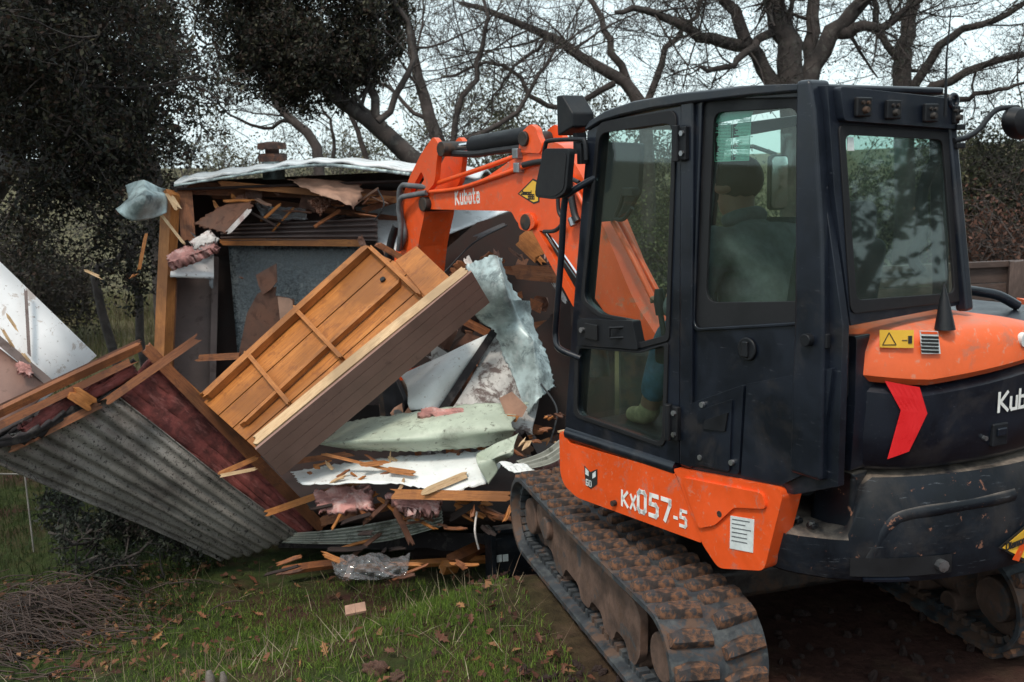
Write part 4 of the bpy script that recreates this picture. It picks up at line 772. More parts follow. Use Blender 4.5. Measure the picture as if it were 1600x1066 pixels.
# rusty roof vent
VT = empty('roof_vent', Q(427, 262, 8.6)); bpy.context.view_layer.update(); tag(VT, 'rusty two tier metal vent cap on the trailer roof', 'roof vent')
def vt(name, z0, z1, r0, r1, m_='rust'):
    o_ = A(0, 0, 0); MB().tube([(0, 0, z0), (0, 0, z1)], [r0, r1], 24).build(name, M[m_], VT, smooth=True)
vt('vent_pipe', -.10, .06, .095, .095, 'galv'); vt('vent_collar', .05, .10, .12, .125); vt('vent_collar', .10, .12, .125, .10); vt('vent_neck', .12, .155, .06, .06); vt('vent_cap', .155, .205, .125, .12); vt('vent_cap_top', .205, .22, .12, .04)
# ---- pieces torn loose inside the opening
sheet('crumpled_flashing', [[(190, 285, 7.55), (225, 279, 7.45), (268, 290, 7.63)], [(196, 310, 7.4), (228, 305, 7.3), (266, 306, 7.6)], [(188, 322, 7.5), (210, 330, 7.45), (256, 330, 7.6)]], 'galv', 'crumpled pale metal flashing hanging off the trailer corner post', 'flashing', disp=folds(5, 0.06, 7), thick=.004, nu=16, nv=16)
sheet('torn_kraft_sheet', [[(450, 281, 7.75), (500, 280, 7.8), (560, 287, 7.9)], [(478, 296, 7.65), (520, 300, 7.65), (565, 302, 7.8)], [(505, 306, 7.6), (540, 318, 7.55), (552, 328, 7.7)]], 'kraft', 'torn brown paper sheet hanging under the roof edge', 'paper sheet', disp=crumple(8, .02, 1.8), jag=.04, nu=18, nv=18)
sheet('hardboard_scrap', quad((300, 350, 7.7), (378, 305, 7.8), (396, 322, 7.7), (352, 366, 7.6)), 'panelbrown', 'brown hardboard scrap with torn white edge lying above the shelf', 'board scrap', jag=.03, thick=.012)
plank('broken_board', (352, 368, 7.6), (393, 325, 7.62), .035, .02, 'fluff', 'short white broken edge strip against brown hardboard scrap', 'board', jag=.05)
sheet('hardboard_scrap', quad((481, 314, 7.7), (502, 307, 7.7), (522, 308, 7.7), (500, 338, 7.7)), 'panelbrown', 'small folded brown board scrap above the corrugated awning strip', 'board scrap', jag=.02, disp=crumple(3, .02))
sheet('plastic_film', quad((398, 318, 7.9), (478, 328, 7.9), (480, 343, 7.85), (412, 343, 7.85)), 'plastic', 'crinkled clear plastic film stuffed under the trailer ceiling', 'plastic film', disp=crumple(2, .03, 3), nu=30, nv=30)
def batt(name, rows, mat, label, seed, amp=.035, thick=.10, cat='insulation', k=3.4, n=26, parent=None, group=None):
    return sheet(name, rows, mat, label, cat, parent, disp=crumple(seed, amp*.55, k*.33), thick=thick, jag=.03, nu=n, nv=n, group=group)
batt('insulation_batt', quad((266, 404, 7.62), (330, 372, 7.6), (342, 388, 7.55), (268, 418, 7.55)), 'pink', 'pink insulation clump topped with white fluff beside the corner post', 1, .03, .07)
batt('insulation_fluff', quad((300, 380, 7.58), (328, 362, 7.6), (340, 376, 7.55), (308, 392, 7.55)), 'fluff', 'white fluffy fibre tuft on the pink clump beside the corner post', 2, .03, .05)
sheet('white_shelf', quad((268, 414, 7.9), (334, 396, 8.1), (334, 434, 7.75), (266, 430, 7.6)), 'whitepanel', 'white shelf board under the pink insulation inside the trailer', 'shelf', thick=.03, nu=3, nv=3)
plank('shelf_pipe', (330, 432, 7.75), (330, 452, 7.75), .03, .03, 'hose', 'stub of grey pipe below the white shelf', 'pipe')
def shard(name, pts, d, mat, label, cat='board scrap', thick=.012, tilt=0., group=None):
    P_ = [Q(x, y, d+tilt*(x-pts[0][0])/100) for x, y in pts]; o = P_[0]; x = unit(P_[1]-o); z = unit(np.cross(x, P_[2]-o)); z = z if z@(CO-o) > 0 else -z; y = np.cross(z, x); R = np.stack([x, y, z], 1)
    loc = [R.T@(p-o) for p in P_]; mb = MB().plate([(p[0], p[1]) for p in loc], [], -thick/2, thick/2, lambda a, b, c: tuple(o+R@A(a, b, c)))
    ob = local_obj(name, mb, mat, o, R); return tag(ob, label, cat, group)
shard('hardboard_shard', [(386, 490), (402, 460), (414, 452), (432, 448), (430, 462), (444, 464), (460, 468), (458, 498), (440, 540), (412, 562), (372, 560)], 7.65, 'panelbrown', 'large jagged brown hardboard shard in front of the dark window')
shard('hardboard_shard', [(400, 430), (432, 412), (433, 440), (424, 452), (411, 461), (404, 446)], 7.6, 'panelbrown', 'small bent brown hardboard shard above the larger jagged one')
shard('hardboard_shard', [(434, 464), (452, 466), (457, 470), (459, 490), (440, 520)], 7.58, 'kraft', 'pale edged hardboard sliver beside the large jagged shard')
# ---- corrugated wall section lying against the wreck (left foreground)
CW = empty('corrugated_siding_section', QZ(400, 872, -.45)); bpy.context.view_layer.update()
tag(CW, 'fallen wall section with dirty corrugated siding, wooden frame and red insulation', 'wall section')
cs = lambda n, r, m_, **k: sheet(n, r, m_, parent=CW, **k); cp = lambda n, a, b, w, t, m_, **k: plank(n, a, b, w, t, m_, parent=CW, **k)
cs('siding_sheet', [[(-45, 706, 5.55), (150, 790, 6.15), (345, 873, 6.72)], [(60, 660, 5.72), (225, 757, 6.15), (410, 860, 6.66)], [(182, 617, 5.95), (320, 724, 6.2), (466, 835, 6.55)]], 'corr', nu=50, nv=150, thick=.005, disp=lambda u, v: .011*math.sin(v*57)*(1+.35*math.sin(v*19+1))+.010*math.sin(7*u+4*v)+.004*abs(math.sin(23*u+9*v)))
cs('siding_torn_edge', [[(-45, 704, 5.53), (40, 690, 5.62), (100, 655, 5.76), (183, 614, 5.93)], [(-45, 690, 5.50), (50, 672, 5.6), (110, 640, 5.76), (186, 608, 5.96)]], 'darkfelt', nu=30, nv=6, thick=.02, jag=.05, disp=crumple(7, .02, 3))
cs('insulation_layer', [[(184, 618, 6.02), (300, 712, 6.28), (466, 838, 6.62)], [(240, 552, 6.14), (370, 680, 6.40), (502, 820, 6.70)]], 'insul', nu=44, nv=30, thick=.05, disp=crumple(9, .020, 2.2, 9))
cp('frame_beam', (226, 541, 6.02), (504, 826, 6.62), .072, .055, 'pinedark', jag=.02); cp('frame_beam', (238, 552, 6.10), (412, 716, 6.42), .05, .03, 'pine')
cp('frame_beam', (-40, 664, 5.48), (222, 540, 6.0), .045, .045, 'pinedark', face=(-.2, -.4, 1)); cp('frame_beam', (-40, 684, 5.46), (214, 560, 5.98), .042, .04, 'pinedark', jag=.08)
cp('frame_beam', (10, 705, 5.62), (165, 628, 5.85), .045, .04, 'pinedark', jag=.05); cp('blocking_stub', (110, 611, 5.72), (146, 634, 5.80), .085, .07, 'pine', jag=.03)
cp('frame_beam', (-30, 650, 5.56), (222, 532, 6.05), .03, .02, 'panelbrown', jag=.03)
cs('felt_layer', [[(-30, 690, 5.66), (100, 620, 5.9), (210, 562, 6.1)], [(20, 716, 5.75), (120, 650, 5.95), (190, 612, 6.08)]], 'darkfelt', nu=30, nv=20, thick=.04, disp=crumple(4, .03, 4))
batt('insulation_strip', [[(30, 668, 5.62), (120, 615, 5.82), (205, 572, 6.0)], [(40, 682, 5.64), (130, 628, 5.84), (212, 584, 6.02)]], 'insul', None, 6, .02, .05, parent=CW)
plank('long_stick', (160, 632, 5.78), (312, 526, 6.02), .048, .04, 'pinedark', 'long dark stick crossing over the corrugated wall section top corner', 'stick', jag=.04)
plank('lath', (340, 742, 6.15), (404, 714, 6.22), .032, .02, 'pine', 'short brown lath on the red insulation below the wall frame', 'lath', jag=.03)
plank('lath', (342, 744, 6.12), (403, 732, 6.16), .022, .018, 'pale', 'short pale lath on the red insulation below the wall frame', 'lath', jag=.02)
plank('long_stick', (414, 803, 6.35), (592, 741, 6.05), .042, .035, 'pine', 'long light stick crossing the red insulation and white sheet', 'stick', jag=.05)
sheet('bent_siding_strip', [[(462, 833, 6.56), (520, 828, 6.45), (600, 815, 6.3), (690, 796, 6.15)], [(440, 848, 6.6), (520, 850, 6.45), (600, 846, 6.3), (692, 822, 6.15)]], 'corrclean', 'bent strip of ribbed siding curving out under the wood frame', 'siding strip', nu=50, nv=60, thick=.005, disp=corr(5, .008))
# ---- white panel leaning at the left edge
WP = empty('leaning_white_panelling', QZ(60, 700, -.45)); bpy.context.view_layer.update(); tag(WP, 'tilted white wall panel with brown lower sheet and splintered rail', 'wall panel')
sheet('panel_face', quad((-110, 305, 6.6), (150, 557, 6.75), (40, 650, 6.3), (-170, 470, 6.1)), 'whitepanel', parent=WP, thick=.03, nu=4, nv=4)
plank('panel_seam_strip', (40, 450, 6.60), (46, 560, 6.42), .02, .012, 'taupe', parent=WP)
plank('panel_rail', (-30, 508, 6.22), (82, 602, 6.30), .05, .05, 'taupe', parent=WP)
sheet('lower_sheet', quad((-60, 500, 6.22), (78, 606, 6.28), (10, 680, 6.0), (-160, 560, 5.95)), 'fascia', parent=WP, thick=.02, nu=4, nv=4)
for i, (a, b) in enumerate((((2, 512, 6.2), (22, 545, 6.24)), ((30, 545, 6.22), (52, 572, 6.26)), ((8, 488, 6.28), (30, 520, 6.3)))): plank('splinter', a, b, .018, .01, 'pale', parent=WP, seed=i, jag=.05)
batt('insulation_tuft', quad((25, 566, 6.18), (48, 572, 6.2), (50, 590, 6.18), (30, 584, 6.15)), 'pink', None, 3, .02, .03, parent=WP, n=10)
# ---- honey plywood wall section with ribs
nrm = unit(-.36*RT+.62*UP-.70*FW); B0 = Q(318, 629, 6.15)
def PL(px, py, off=0.): v = ray(px, py); p = CO+v*(((B0-CO)@nrm)/(v@nrm)); return p+nrm*off
PW = empty('plywood_section', B0); bpy.context.view_layer.update(); tag(PW, 'large honey coloured plywood wall section with ribs and taupe painted edge board', 'wall section')
ax_ = unit(PL(577, 390)-PL(318, 629)); ay_ = np.cross(nrm, ax_); PR = np.stack([ax_, ay_, nrm], 1)
def plp(name, a, b, w, t, mat, off, **k): return plank(name, PL(*a, off), PL(*b, off), w, t, mat, parent=PW, face=nrm, world=True, **k)
def pboard(name, pts, t, mat, off=0.):
    loc = [PR.T@(PL(*p)-B0) for p in pts]; mb = MB().plate([(p[0], p[1]) for p in loc], [], off-t, off, lambda a, b, c: tuple(B0+PR@A(a, b, c))); return local_obj(name, mb, mat, B0, PR, PW)
def lerp(p, q, t): return (p[0]+(q[0]-p[0])*t, p[1]+(q[1]-p[1])*t)
E0a, E0b, E1a, E1b = (318, 628), (405, 706), (578, 392), (706, 450)   # near end, far end
cuts = [0, .27, .52, .76, 1]
for i in range(4):
    t0, t1 = cuts[i]+.006, cuts[i+1]-.006; far = lambda t: lerp((578, 391), (705, 448), t) if i < 2 else lerp((578, 391), (705, 448), t)
    pboard('ply_board', [lerp(E0a, E0b, t0), lerp(E0a, E0b, t1), far(t1), far(t0)], .014, 'ply', -.002*i)
pboard('ply_flap', [(618, 408), (651, 385), (703, 434), (668, 468)], .014, 'ply', .004)
for a, b, w in (((322, 628), (580, 391), .055), ((380, 670), (632, 441), .028)): plp('frame_rail', a, b, w, .05 if w > .05 else .035, 'pine', .03 if w > .05 else .022)
plp('frame_rail', (402, 700), (735, 428), .075, .05, 'pale', .03)
for a, b in (((583, 394), (664, 470)), ((464, 487), (543, 570)), ((390, 556), (460, 640))): plp('cross_rib', a, b, .026, .035, 'pine', .04)
# taupe edge board, grooved, seen from outside
e0, e1 = PL(404, 706, .05), PL(738, 430, .05)
for i in range(4):
    w0, w1 = i*.072, i*.072+.069; mb = MB(); tdir = unit(np.cross(e1-e0, nrm)); tdir = tdir if tdir@(-UP) > 0 else -tdir
    P_ = [e0-nrm*w0, e1-nrm*w0, e1-nrm*w1, e0-nrm*w1]; vs = [p+tdir*.012 for p in P_]+[p+tdir*.030 for p in P_]
    mb.add(vs, [(0, 1, 2, 3), (7, 6, 5, 4), (0, 4, 5, 1), (1, 5, 6, 2), (2, 6, 7, 3), (3, 7, 4, 0)]); local_obj('edge_board', mb, 'fascia', e0, np.stack([ax_, ay_, nrm], 1), PW)
k_ = PL(599, 438, .013); MB().tube([k_-nrm*.012, k_+nrm*.002], .018, 14).build('knot_hole', M['gasket']).parent = PW
kk = [c for c in PW.children if c.name.startswith('knot_hole')][0]; kk.matrix_parent_inverse = PW.matrix_world.inverted()
# ---- metal and sheets torn out beside the boom
sheet('crumpled_duct', [[(748, 416, 6.35), (775, 396, 6.2), (800, 388, 6.35)], [(752, 447, 6.3), (785, 430, 6.05), (822, 428, 6.3)], [(756, 478, 6.3), (795, 470, 6.08), (843, 474, 6.35)], [(785, 505, 6.35), (812, 500, 6.25), (846, 494, 6.4)], [(800, 545, 6.4), (828, 530, 6.2), (860, 545, 6.35)], [(815, 585, 6.35), (838, 575, 6.2), (862, 585, 6.3)], [(822, 655, 6.3), (838, 630, 6.2), (857, 600, 6.3)]], 'galv', 'crumpled grey blue galvanised duct hanging beside the excavator boom', 'metal duct', disp=folds(21, 0.07, 12), thick=.005, nu=30, nv=50, jag=.02)
sheet('white_metal_sheet', [[(622, 582, 6.5), (700, 548, 6.45), (772, 515, 6.5)], [(640, 610, 6.35), (690, 590, 6.3), (735, 575, 6.4)], [(648, 642, 6.3), (670, 642, 6.25), (692, 640, 6.3)]], 'whitesheet', 'white metal sheet with rusty smear above the bucket', 'metal sheet', disp=folds(11, 0.04, 9), nu=26, nv=26)
plank('sheet_hem', (690, 642, 6.28), (776, 512, 6.48), .05, .02, 'darkfelt', 'dark beaded hem strip along the rust smeared white sheet', 'strip')
sheet('soiled_metal_sheet', [[(775, 505, 6.6), (812, 545, 6.42), (846, 604, 6.3)], [(752, 580, 6.45), (786, 612, 6.28), (838, 646, 6.2)], [(716, 654, 6.3), (772, 660, 6.15), (832, 664, 6.1)]], 'dirtysheet', 'soiled white folded metal sheet below the galvanised duct', 'metal sheet', disp=folds(13, 0.05, 9), nu=26, nv=26)
sheet('green_metal_trim', [[(540, 656, 6.3), (680, 648, 6.2), (826, 640, 6.15)], [(500, 688, 6.15), (640, 672, 5.98), (802, 660, 5.95)], [(500, 694, 6.1), (640, 688, 5.9), (806, 676, 5.9)], [(555, 706, 6.2), (670, 706, 5.98), (800, 694, 6.0)]], 'green', 'long dented pale green metal trim lying across the pile', 'metal trim', disp=folds(15, 0.03, 14), nu=60, nv=24, jag=.02)
sheet('white_flat_sheet', [[(455, 730, 6.2), (610, 712, 6.1), (776, 700, 6.05)], [(462, 748, 6.05), (610, 742, 5.95), (780, 726, 5.92)], [(474, 764, 5.95), (610, 764, 5.86), (700, 772, 5.82), (762, 752, 5.84)]], 'whitesheet', 'flat white metal sheet littered with splinters under the green trim', 'metal sheet', disp=folds(17, 0.02, 12), nu=44, nv=20, jag=.03)
sheet('folded_green_scrap', [[(738, 700, 5.9), (770, 693, 5.85), (808, 690, 5.9)], [(745, 722, 5.8), (772, 715, 5.75), (800, 706, 5.8)], [(766, 748, 5.85), (780, 735, 5.8), (790, 722, 5.85)]], 'green', 'small folded pale green metal scrap at the end of the white sheet', 'metal scrap', disp=folds(19, 0.06, 7), nu=16, nv=16)
sheet('green_sheet_offcut', [[(806, 722, 5.75), (850, 706, 5.8), (892, 672, 5.9)], [(830, 732, 5.68), (866, 722, 5.72), (896, 700, 5.8)]], 'corrclean', 'curled ribbed green sheet offcut beside the cab front', 'metal scrap', nu=24, nv=20, disp=corr(3, .01))
sheet('white_scrap', quad((780, 722, 5.7), (824, 726, 5.7), (842, 742, 5.62), (795, 736, 5.62)), 'whitesheet', 'small white curled scrap just ahead of the track', 'metal scrap', disp=crumple(4, .015), nu=10, nv=10)
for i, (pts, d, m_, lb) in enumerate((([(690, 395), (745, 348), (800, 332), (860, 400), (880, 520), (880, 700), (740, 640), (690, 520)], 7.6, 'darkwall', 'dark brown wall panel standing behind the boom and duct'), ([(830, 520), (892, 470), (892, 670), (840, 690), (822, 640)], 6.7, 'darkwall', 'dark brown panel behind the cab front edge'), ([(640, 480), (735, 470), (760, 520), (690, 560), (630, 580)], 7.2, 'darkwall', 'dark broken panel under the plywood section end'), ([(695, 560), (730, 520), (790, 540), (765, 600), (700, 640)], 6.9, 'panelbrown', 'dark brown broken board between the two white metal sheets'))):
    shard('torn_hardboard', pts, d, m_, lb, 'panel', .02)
for i, (a, b, w, m_, lb) in enumerate((((700, 424, 7.0), (860, 420, 7.2), .05, 'pinedark', 'brown batten behind the top of the galvanised duct'), ((812, 364, 7.0), (850, 400, 7.0), .16, 'pine', 'short pine board under the boom knuckle'), ((740, 372, 7.3), (790, 350, 7.3), .03, 'hose', 'thin grey pipe in the dark interior under the boom'), ((728, 402, 6.9), (742, 430, 6.85), .05, 'fluff', 'torn white fibre by the end of the plywood flap'), ((560, 600, 6.8), (690, 470, 7.0), .06, 'panelbrown', 'dark lath behind the plywood section'))):
    plank('batten', a, b, w, .03, m_, lb, 'batten', seed=i)
shard('hardboard_shard', [(780, 622), (800, 612), (824, 636), (816, 652), (790, 648)], 6.0, 'kraft', 'curled brown paper backed shard on the soiled metal sheet')
shard('hardboard_shard', [(792, 648), (812, 650), (806, 660), (794, 656)], 5.98, 'pine', 'small orange wood chip on the soiled metal sheet')
batt('insulation_batt', quad((660, 640, 6.1), (728, 642, 6.1), (726, 650, 6.05), (655, 650, 6.05)), 'pink', 'thin pink insulation strip on the green trim beside the bucket', 11, .02, .03, n=14)
batt('insulation_batt', quad((494, 772, 6.15), (578, 762, 6.1), (582, 796, 6.0), (500, 800, 6.05)), 'pink', 'pink insulation bulging below the white flat sheet by the wood frame', 12, .035, .08)
batt('insulation_batt', quad((604, 778, 6.0), (690, 776, 6.0), (684, 802, 5.9), (640, 802, 5.9)), 'pink', 'pink insulation tuft under the long pine stud', 13, .03, .06)
batt('insulation_batt', quad((838, 728, 5.85), (884, 700, 5.95), (886, 726, 5.9), (846, 742, 5.8)), 'pink', 'pink insulation wad between the green offcut and the track', 14, .03, .06, n=14)
for i, (a, b, w, t, m_, lb) in enumerate((((608, 772, 5.85), (802, 776, 5.8), .058, .04, 'pine', 'long straight pine stud below the white flat sheet'), ((655, 772, 5.8), (732, 740, 5.85), .042, .03, 'pale', 'short pale stud end leaning on the white flat sheet'), ((500, 708, 5.98), (640, 742, 5.9), .018, .015, 'pine', 'thin splintered lath lying on the white flat sheet'), ((560, 727, 5.9), (612, 722, 5.92), .03, .012, 'pine', 'small splintered board on the white flat sheet'), ((600, 733, 5.88), (655, 741, 5.86), .035, .012, 'pine', 'flat splintered chip on the white flat sheet'), ((455, 722, 6.15), (555, 708, 6.15), .035, .02, 'pinedark', 'brown splintered stick at the edge of the plywood section'), ((500, 815, 6.4), (608, 790, 6.15), .06, .04, 'pinedark', 'brown broken stud below the pink insulation'), ((500, 790, 6.3), (560, 780, 6.25), .02, .02, 'hose', 'thin grey rod poking from the wall frame corner'), ((530, 806, 6.2), (592, 768, 6.1), .03, .02, 'pine', 'splintered orange lath end by the pink insulation'), ((786, 818, 5.6), (803, 782, 5.7), .025, .012, 'pine', 'pointed wood sliver ahead of the track'), ((735, 818, 5.7), (741, 786, 5.75), .022, .012, 'pinedark', 'small hanging sliver under the pine stud'), ((812, 702, 5.7), (828, 686, 5.75), .05, .012, 'pale', 'pale wood chip beside the folded green scrap'), ((700, 812, 6.0), (760, 776, 5.9), .04, .03, 'darkwall', 'dark stick under the pine stud'))):
    plank('loose_stick', a, b, w, t, m_, lb, 'stick', seed=i, jag=.06)
# planks on the ground
for i, (a, b, w, t, m_, lb) in enumerate((((440, 893), (532, 880), .06, .03, 'pinedark', 'dark broken plank on the grass under the siding'), ((552, 890), (772, 872), .045, .03, 'pine', 'long thin plank on the grass across the plastic bag'), ((700, 880), (764, 846), .09, .04, 'pinedark', 'dark plank leaning toward the dozer blade'), ((640, 866), (760, 860), .07, .04, 'darkwall', 'dark plank in the shade under the pile'), ((540, 905), (552, 880), .04, .02, 'kraft', 'curled paper scrap in the grass beside the plastic bag'), ((688, 886), (716, 886), .07, .06, 'pine', 'short sawn wood block on the grass'))):
    p, q_ = QZ(*a, -.40+.02*(i % 3)), QZ(*b, -.40+.05*(i == 2)); plank('broken_plank', p, q_, w, t, m_, lb, 'plank', seed=i, world=True, face=(0, -.4, 1))
sheet('plastic_bag', [[(518, 876, 6.15), (570, 868, 6.12), (640, 872, 6.15)], [(522, 892, 6.0), (575, 880, 5.95), (638, 886, 6.0)], [(530, 905, 5.95), (585, 906, 5.92), (634, 900, 5.95)]], 'plastic', 'crumpled clear plastic sheet on the grass under the wreck', 'plastic sheet', disp=crumple(31, .035, 4), nu=34, nv=34, thick=.003)
# splinters thrown into the air by the bucket
for i, (a, b, w, m_) in enumerate((((229, 362, 7.2), (216, 428, 7.2), .024, 'pine'), ((219, 424, 7.2), (200, 436, 7.2), .02, 'pine'), ((130, 421, 7.0), (163, 436, 7.0), .02, 'pale'))):
    plank('flying_splinter', a, b, w, .012, m_, ('long pine splinter thrown into the air left of the corner post', 'short pine splinter touching the long one in the air', 'small pale splinter flying in front of the dark trees')[i], 'splinter', jag=.06, seed=i)
for i, (a, b, w, m_, lb) in enumerate((((238, 318, 7.6), (290, 384, 7.6), .022, 'pale', 'thin diagonal lath nailed across the corner post'), ((295, 384, 7.75), (288, 290, 7.8), .11, 'pinedark', 'slanting board beside the corner post top'), ((304, 560, 7.4), (380, 556, 7.3), .05, 'pinedark', 'short brown stick poking into the dark doorway'), ((560, 366, 7.7), (570, 390, 7.7), .05, 'panelbrown', 'torn brown scrap at the plywood section corner'), ((262, 300, 7.6), (280, 330, 7.62), .05, 'pale', 'splintered wood end atop the corner post'), ((296, 360, 7.7), (310, 375, 7.7), .014, 'hose', 'thin dark rod above the insulation clump'), ((385, 440, 7.7), (372, 430, 7.7), .015, 'pinedark', 'tiny sliver in front of the dark window'))):
    plank('loose_lath', a, b, w, .02, m_, lb, 'lath', seed=i, jag=.06)
# ragged strips and panel pieces lodged deeper in the gap: only places to tell them apart
rr = np.random.default_rng(5)
for i in range(100):
    x, y = rr.uniform(610, 890), rr.uniform(395, 720)
    if x < 745 and y > 470 and (x-405)*.82+(y-706) < 40: continue
    sm_ = ['pinedark', 'panelbrown', 'pine', 'darkwall', 'fascia', 'dirtysheet', 'pinedark', 'kraft', 'pinedark'][i % 9]; d = rr.uniform(6.75, 7.6); L_ = rr.uniform(20, 95); a_ = rr.uniform(0, 3.14)
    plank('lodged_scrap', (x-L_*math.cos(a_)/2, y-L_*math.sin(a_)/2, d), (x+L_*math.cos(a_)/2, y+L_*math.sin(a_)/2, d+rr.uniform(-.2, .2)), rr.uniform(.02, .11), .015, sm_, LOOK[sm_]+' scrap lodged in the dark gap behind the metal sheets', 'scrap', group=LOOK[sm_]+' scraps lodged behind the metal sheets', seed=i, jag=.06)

def scatter(n, box, d, size, wid, mats, label, cat, group, seed, on=None):
    r = np.random.default_rng(seed)
    for i in range(n):
        x, y = r.uniform(box[0], box[1]), r.uniform(box[2], box[3]); L_ = r.uniform(*size); a_ = r.normal(0, .5); dd = d(x, y)
        plank('splinter', (x-L_*math.cos(a_)/2, y-L_*math.sin(a_)/2, dd), (x+L_*math.cos(a_)/2, y+L_*math.sin(a_)/2, dd-.02), r.uniform(*wid), .008, mats[i % len(mats)], LOOK[mats[i % len(mats)]]+' '+label, cat, group=LOOK[mats[i % len(mats)]]+' '+group, seed=i+seed, jag=.05, face=(r.normal(0, .3), -.5, 1))
scatter(22, (480, 750, 712, 762), lambda x, y: 6.13-(y-712)*.0052-.03, (8, 40), (.008, .022), ['pine', 'pale', 'pinedark'], 'thin splinter lying on the flat white metal sheet', 'splinter', 'splinters on the white sheet', 3)
scatter(26, (500, 800, 775, 835), lambda x, y: 6.05-(y-775)*.002, (20, 70), (.012, .04), ['pinedark', 'pine', 'panelbrown', 'darkwall'], 'lath jammed under the white metal sheet', 'lath', 'laths jammed under the white sheet', 4)
scatter(24, (290, 640, 300, 345), lambda x, y: 7.75+.2*((x*7) % 1), (15, 60), (.012, .045), ['pinedark', 'panelbrown', 'pine', 'kraft', 'darkwall'], 'lath hanging in the opened trailer ceiling', 'lath', 'laths in the opened ceiling', 5)
scatter(14, (805, 890, 640, 735), lambda x, y: 6.0, (15, 45), (.015, .05), ['pinedark', 'panelbrown', 'pale', 'pine'], 'scrap piled against the cab front', 'scrap', 'scraps by the cab front', 6)
scatter(16, (440, 760, 850, 900), lambda x, y: 6.25-(y-850)*.006, (20, 80), (.012, .04), ['pinedark', 'darkwall', 'pine', 'panelbrown'], 'lath on the ground under the wreck', 'lath', 'laths under the wreck', 7)

for i, (pts, lb) in enumerate((([(640, 470, 7.0), (690, 430, 6.9), (740, 380, 6.9), (792, 352, 7.0)], 'thin black cable sagging under the boom'), ([(700, 560, 6.6), (720, 600, 6.5), (716, 650, 6.4)], 'black cable hanging behind the rust smeared white sheet'), ([(590, 296, 7.7), (600, 320, 7.6), (585, 345, 7.65)], 'black cable dangling from the opened ceiling'), ([(845, 600, 6.2), (870, 640, 6.1), (860, 690, 6.0)], 'black cable beside the crumpled duct end'), ([(745, 800, 5.9), (742, 830, 5.85), (748, 858, 5.9)], 'pale cord hanging under the pine stud'))):
    o = MB().tube(spline([Q(*p) for p in pts], 8), .006, 6).build('loose_cable', M['hoseblack' if i < 4 else 'fluff'], smooth=True); tag(o, lb, 'cable')
# ================================================================== ground
def smooth(t): t = np.clip(t, 0, 1); return t*t*(3-2*t)
_nr = np.random.default_rng(11); _NW = [(_nr.normal(size=2)*k, _nr.random()*6.3, a) for k, a in ((.5, .05), (.9, .04), (1.7, .02), (2.6, .014), (4.5, .009), (8, .006), (15, .004), (24, .003)) for _ in range(4)]
def terrain(x, y):
    x, y = np.asarray(x, float), np.asarray(y, float)
    u = (x-AX[0])*hT[0]+(y-AX[1])*hT[1]; v = (x-AX[0])*lT[0]+(y-AX[1])*lT[1]
    w = np.maximum(0, (u-.55)+.35*np.maximum(0, v-1.05)); z = -.49*smooth(w/1.0)
    far = smooth((y-17)/60)*2.3+smooth((np.abs(x)-14)/40)*1.2
    n = sum(a*np.sin(k[0]*x+k[1]*y+p) for k, p, a in _NW)
    fl = 1-.85*np.exp(-((u/1.5)**4+(v/1.25)**4)); return z+n*.45*fl+far-.012
xs = np.concatenate([np.linspace(-150, -12, 30), np.linspace(-11, -3.6, 40), np.linspace(-3.5, 3.5, 180), np.linspace(3.6, 11, 40), np.linspace(12, 150, 30)])
ys = np.concatenate([np.linspace(-20, 2.4, 16), np.linspace(2.6, 7.5, 130), np.linspace(7.6, 20, 70), np.linspace(21, 260, 50)])
XX, YY = np.meshgrid(xs, ys); V = np.stack([XX, YY, terrain(XX, YY)], -1).reshape(-1, 3); nx_, ny_ = len(xs), len(ys)
I = (np.arange(ny_-1)[:, None]*nx_+np.arange(nx_-1)[None]).ravel(); Fg = np.stack([I, I+1, I+1+nx_, I+nx_], 1)
m_, t_, b_ = newmat('grass_and_soil'); co = coords(t_)
n1 = noise(t_, co, .9, 6, .65, .4); n2 = noise(t_, co, 14, 6, .7); n3 = noise(t_, co, 3.2, 5, .6)
c_ = mixc(t_, ramp(t_, n2, .35, .7), (.020, .028, .009), (.045, .062, .018)); soil = mixc(t_, ramp(t_, n2, .3, .7), (.028, .013, .011), (.075, .036, .028))
sep = N(t_, 'ShaderNodeSeparateXYZ'); t_.links.new(co, sep.inputs[0])
mx_ = ramp(t_, sep.outputs[0], -.6, .7); pat = ramp(t_, n1, .48, .60)                       # soil towards the machine's side, patches elsewhere
add = N(t_, 'ShaderNodeMath', operation='MAXIMUM'); t_.links.new(mx_, add.inputs[0]); t_.links.new(pat, add.inputs[1]); c_ = mixc(t_, add.outputs[0], c_, soil)
c_ = mixc(t_, ramp(t_, n3, .56, .72, 0, .6), c_, (.095, .060, .040)); dry = ramp(t_, sep.outputs[1], 9, 13, 0, .8); c_ = mixc(t_, dry, c_, mixc(t_, n3, (.085, .080, .042), (.14, .115, .066)))
t_.links.new(c_, b_.inputs['Base Color']); b_.inputs['Roughness'].default_value = .95; b_.inputs['Specular IOR Level'].default_value = .15; bump(t_, b_, n2, .8, .03)
gr = fastmesh('ground', V, Fg, m_, smooth=True); gr['kind'] = 'structure'
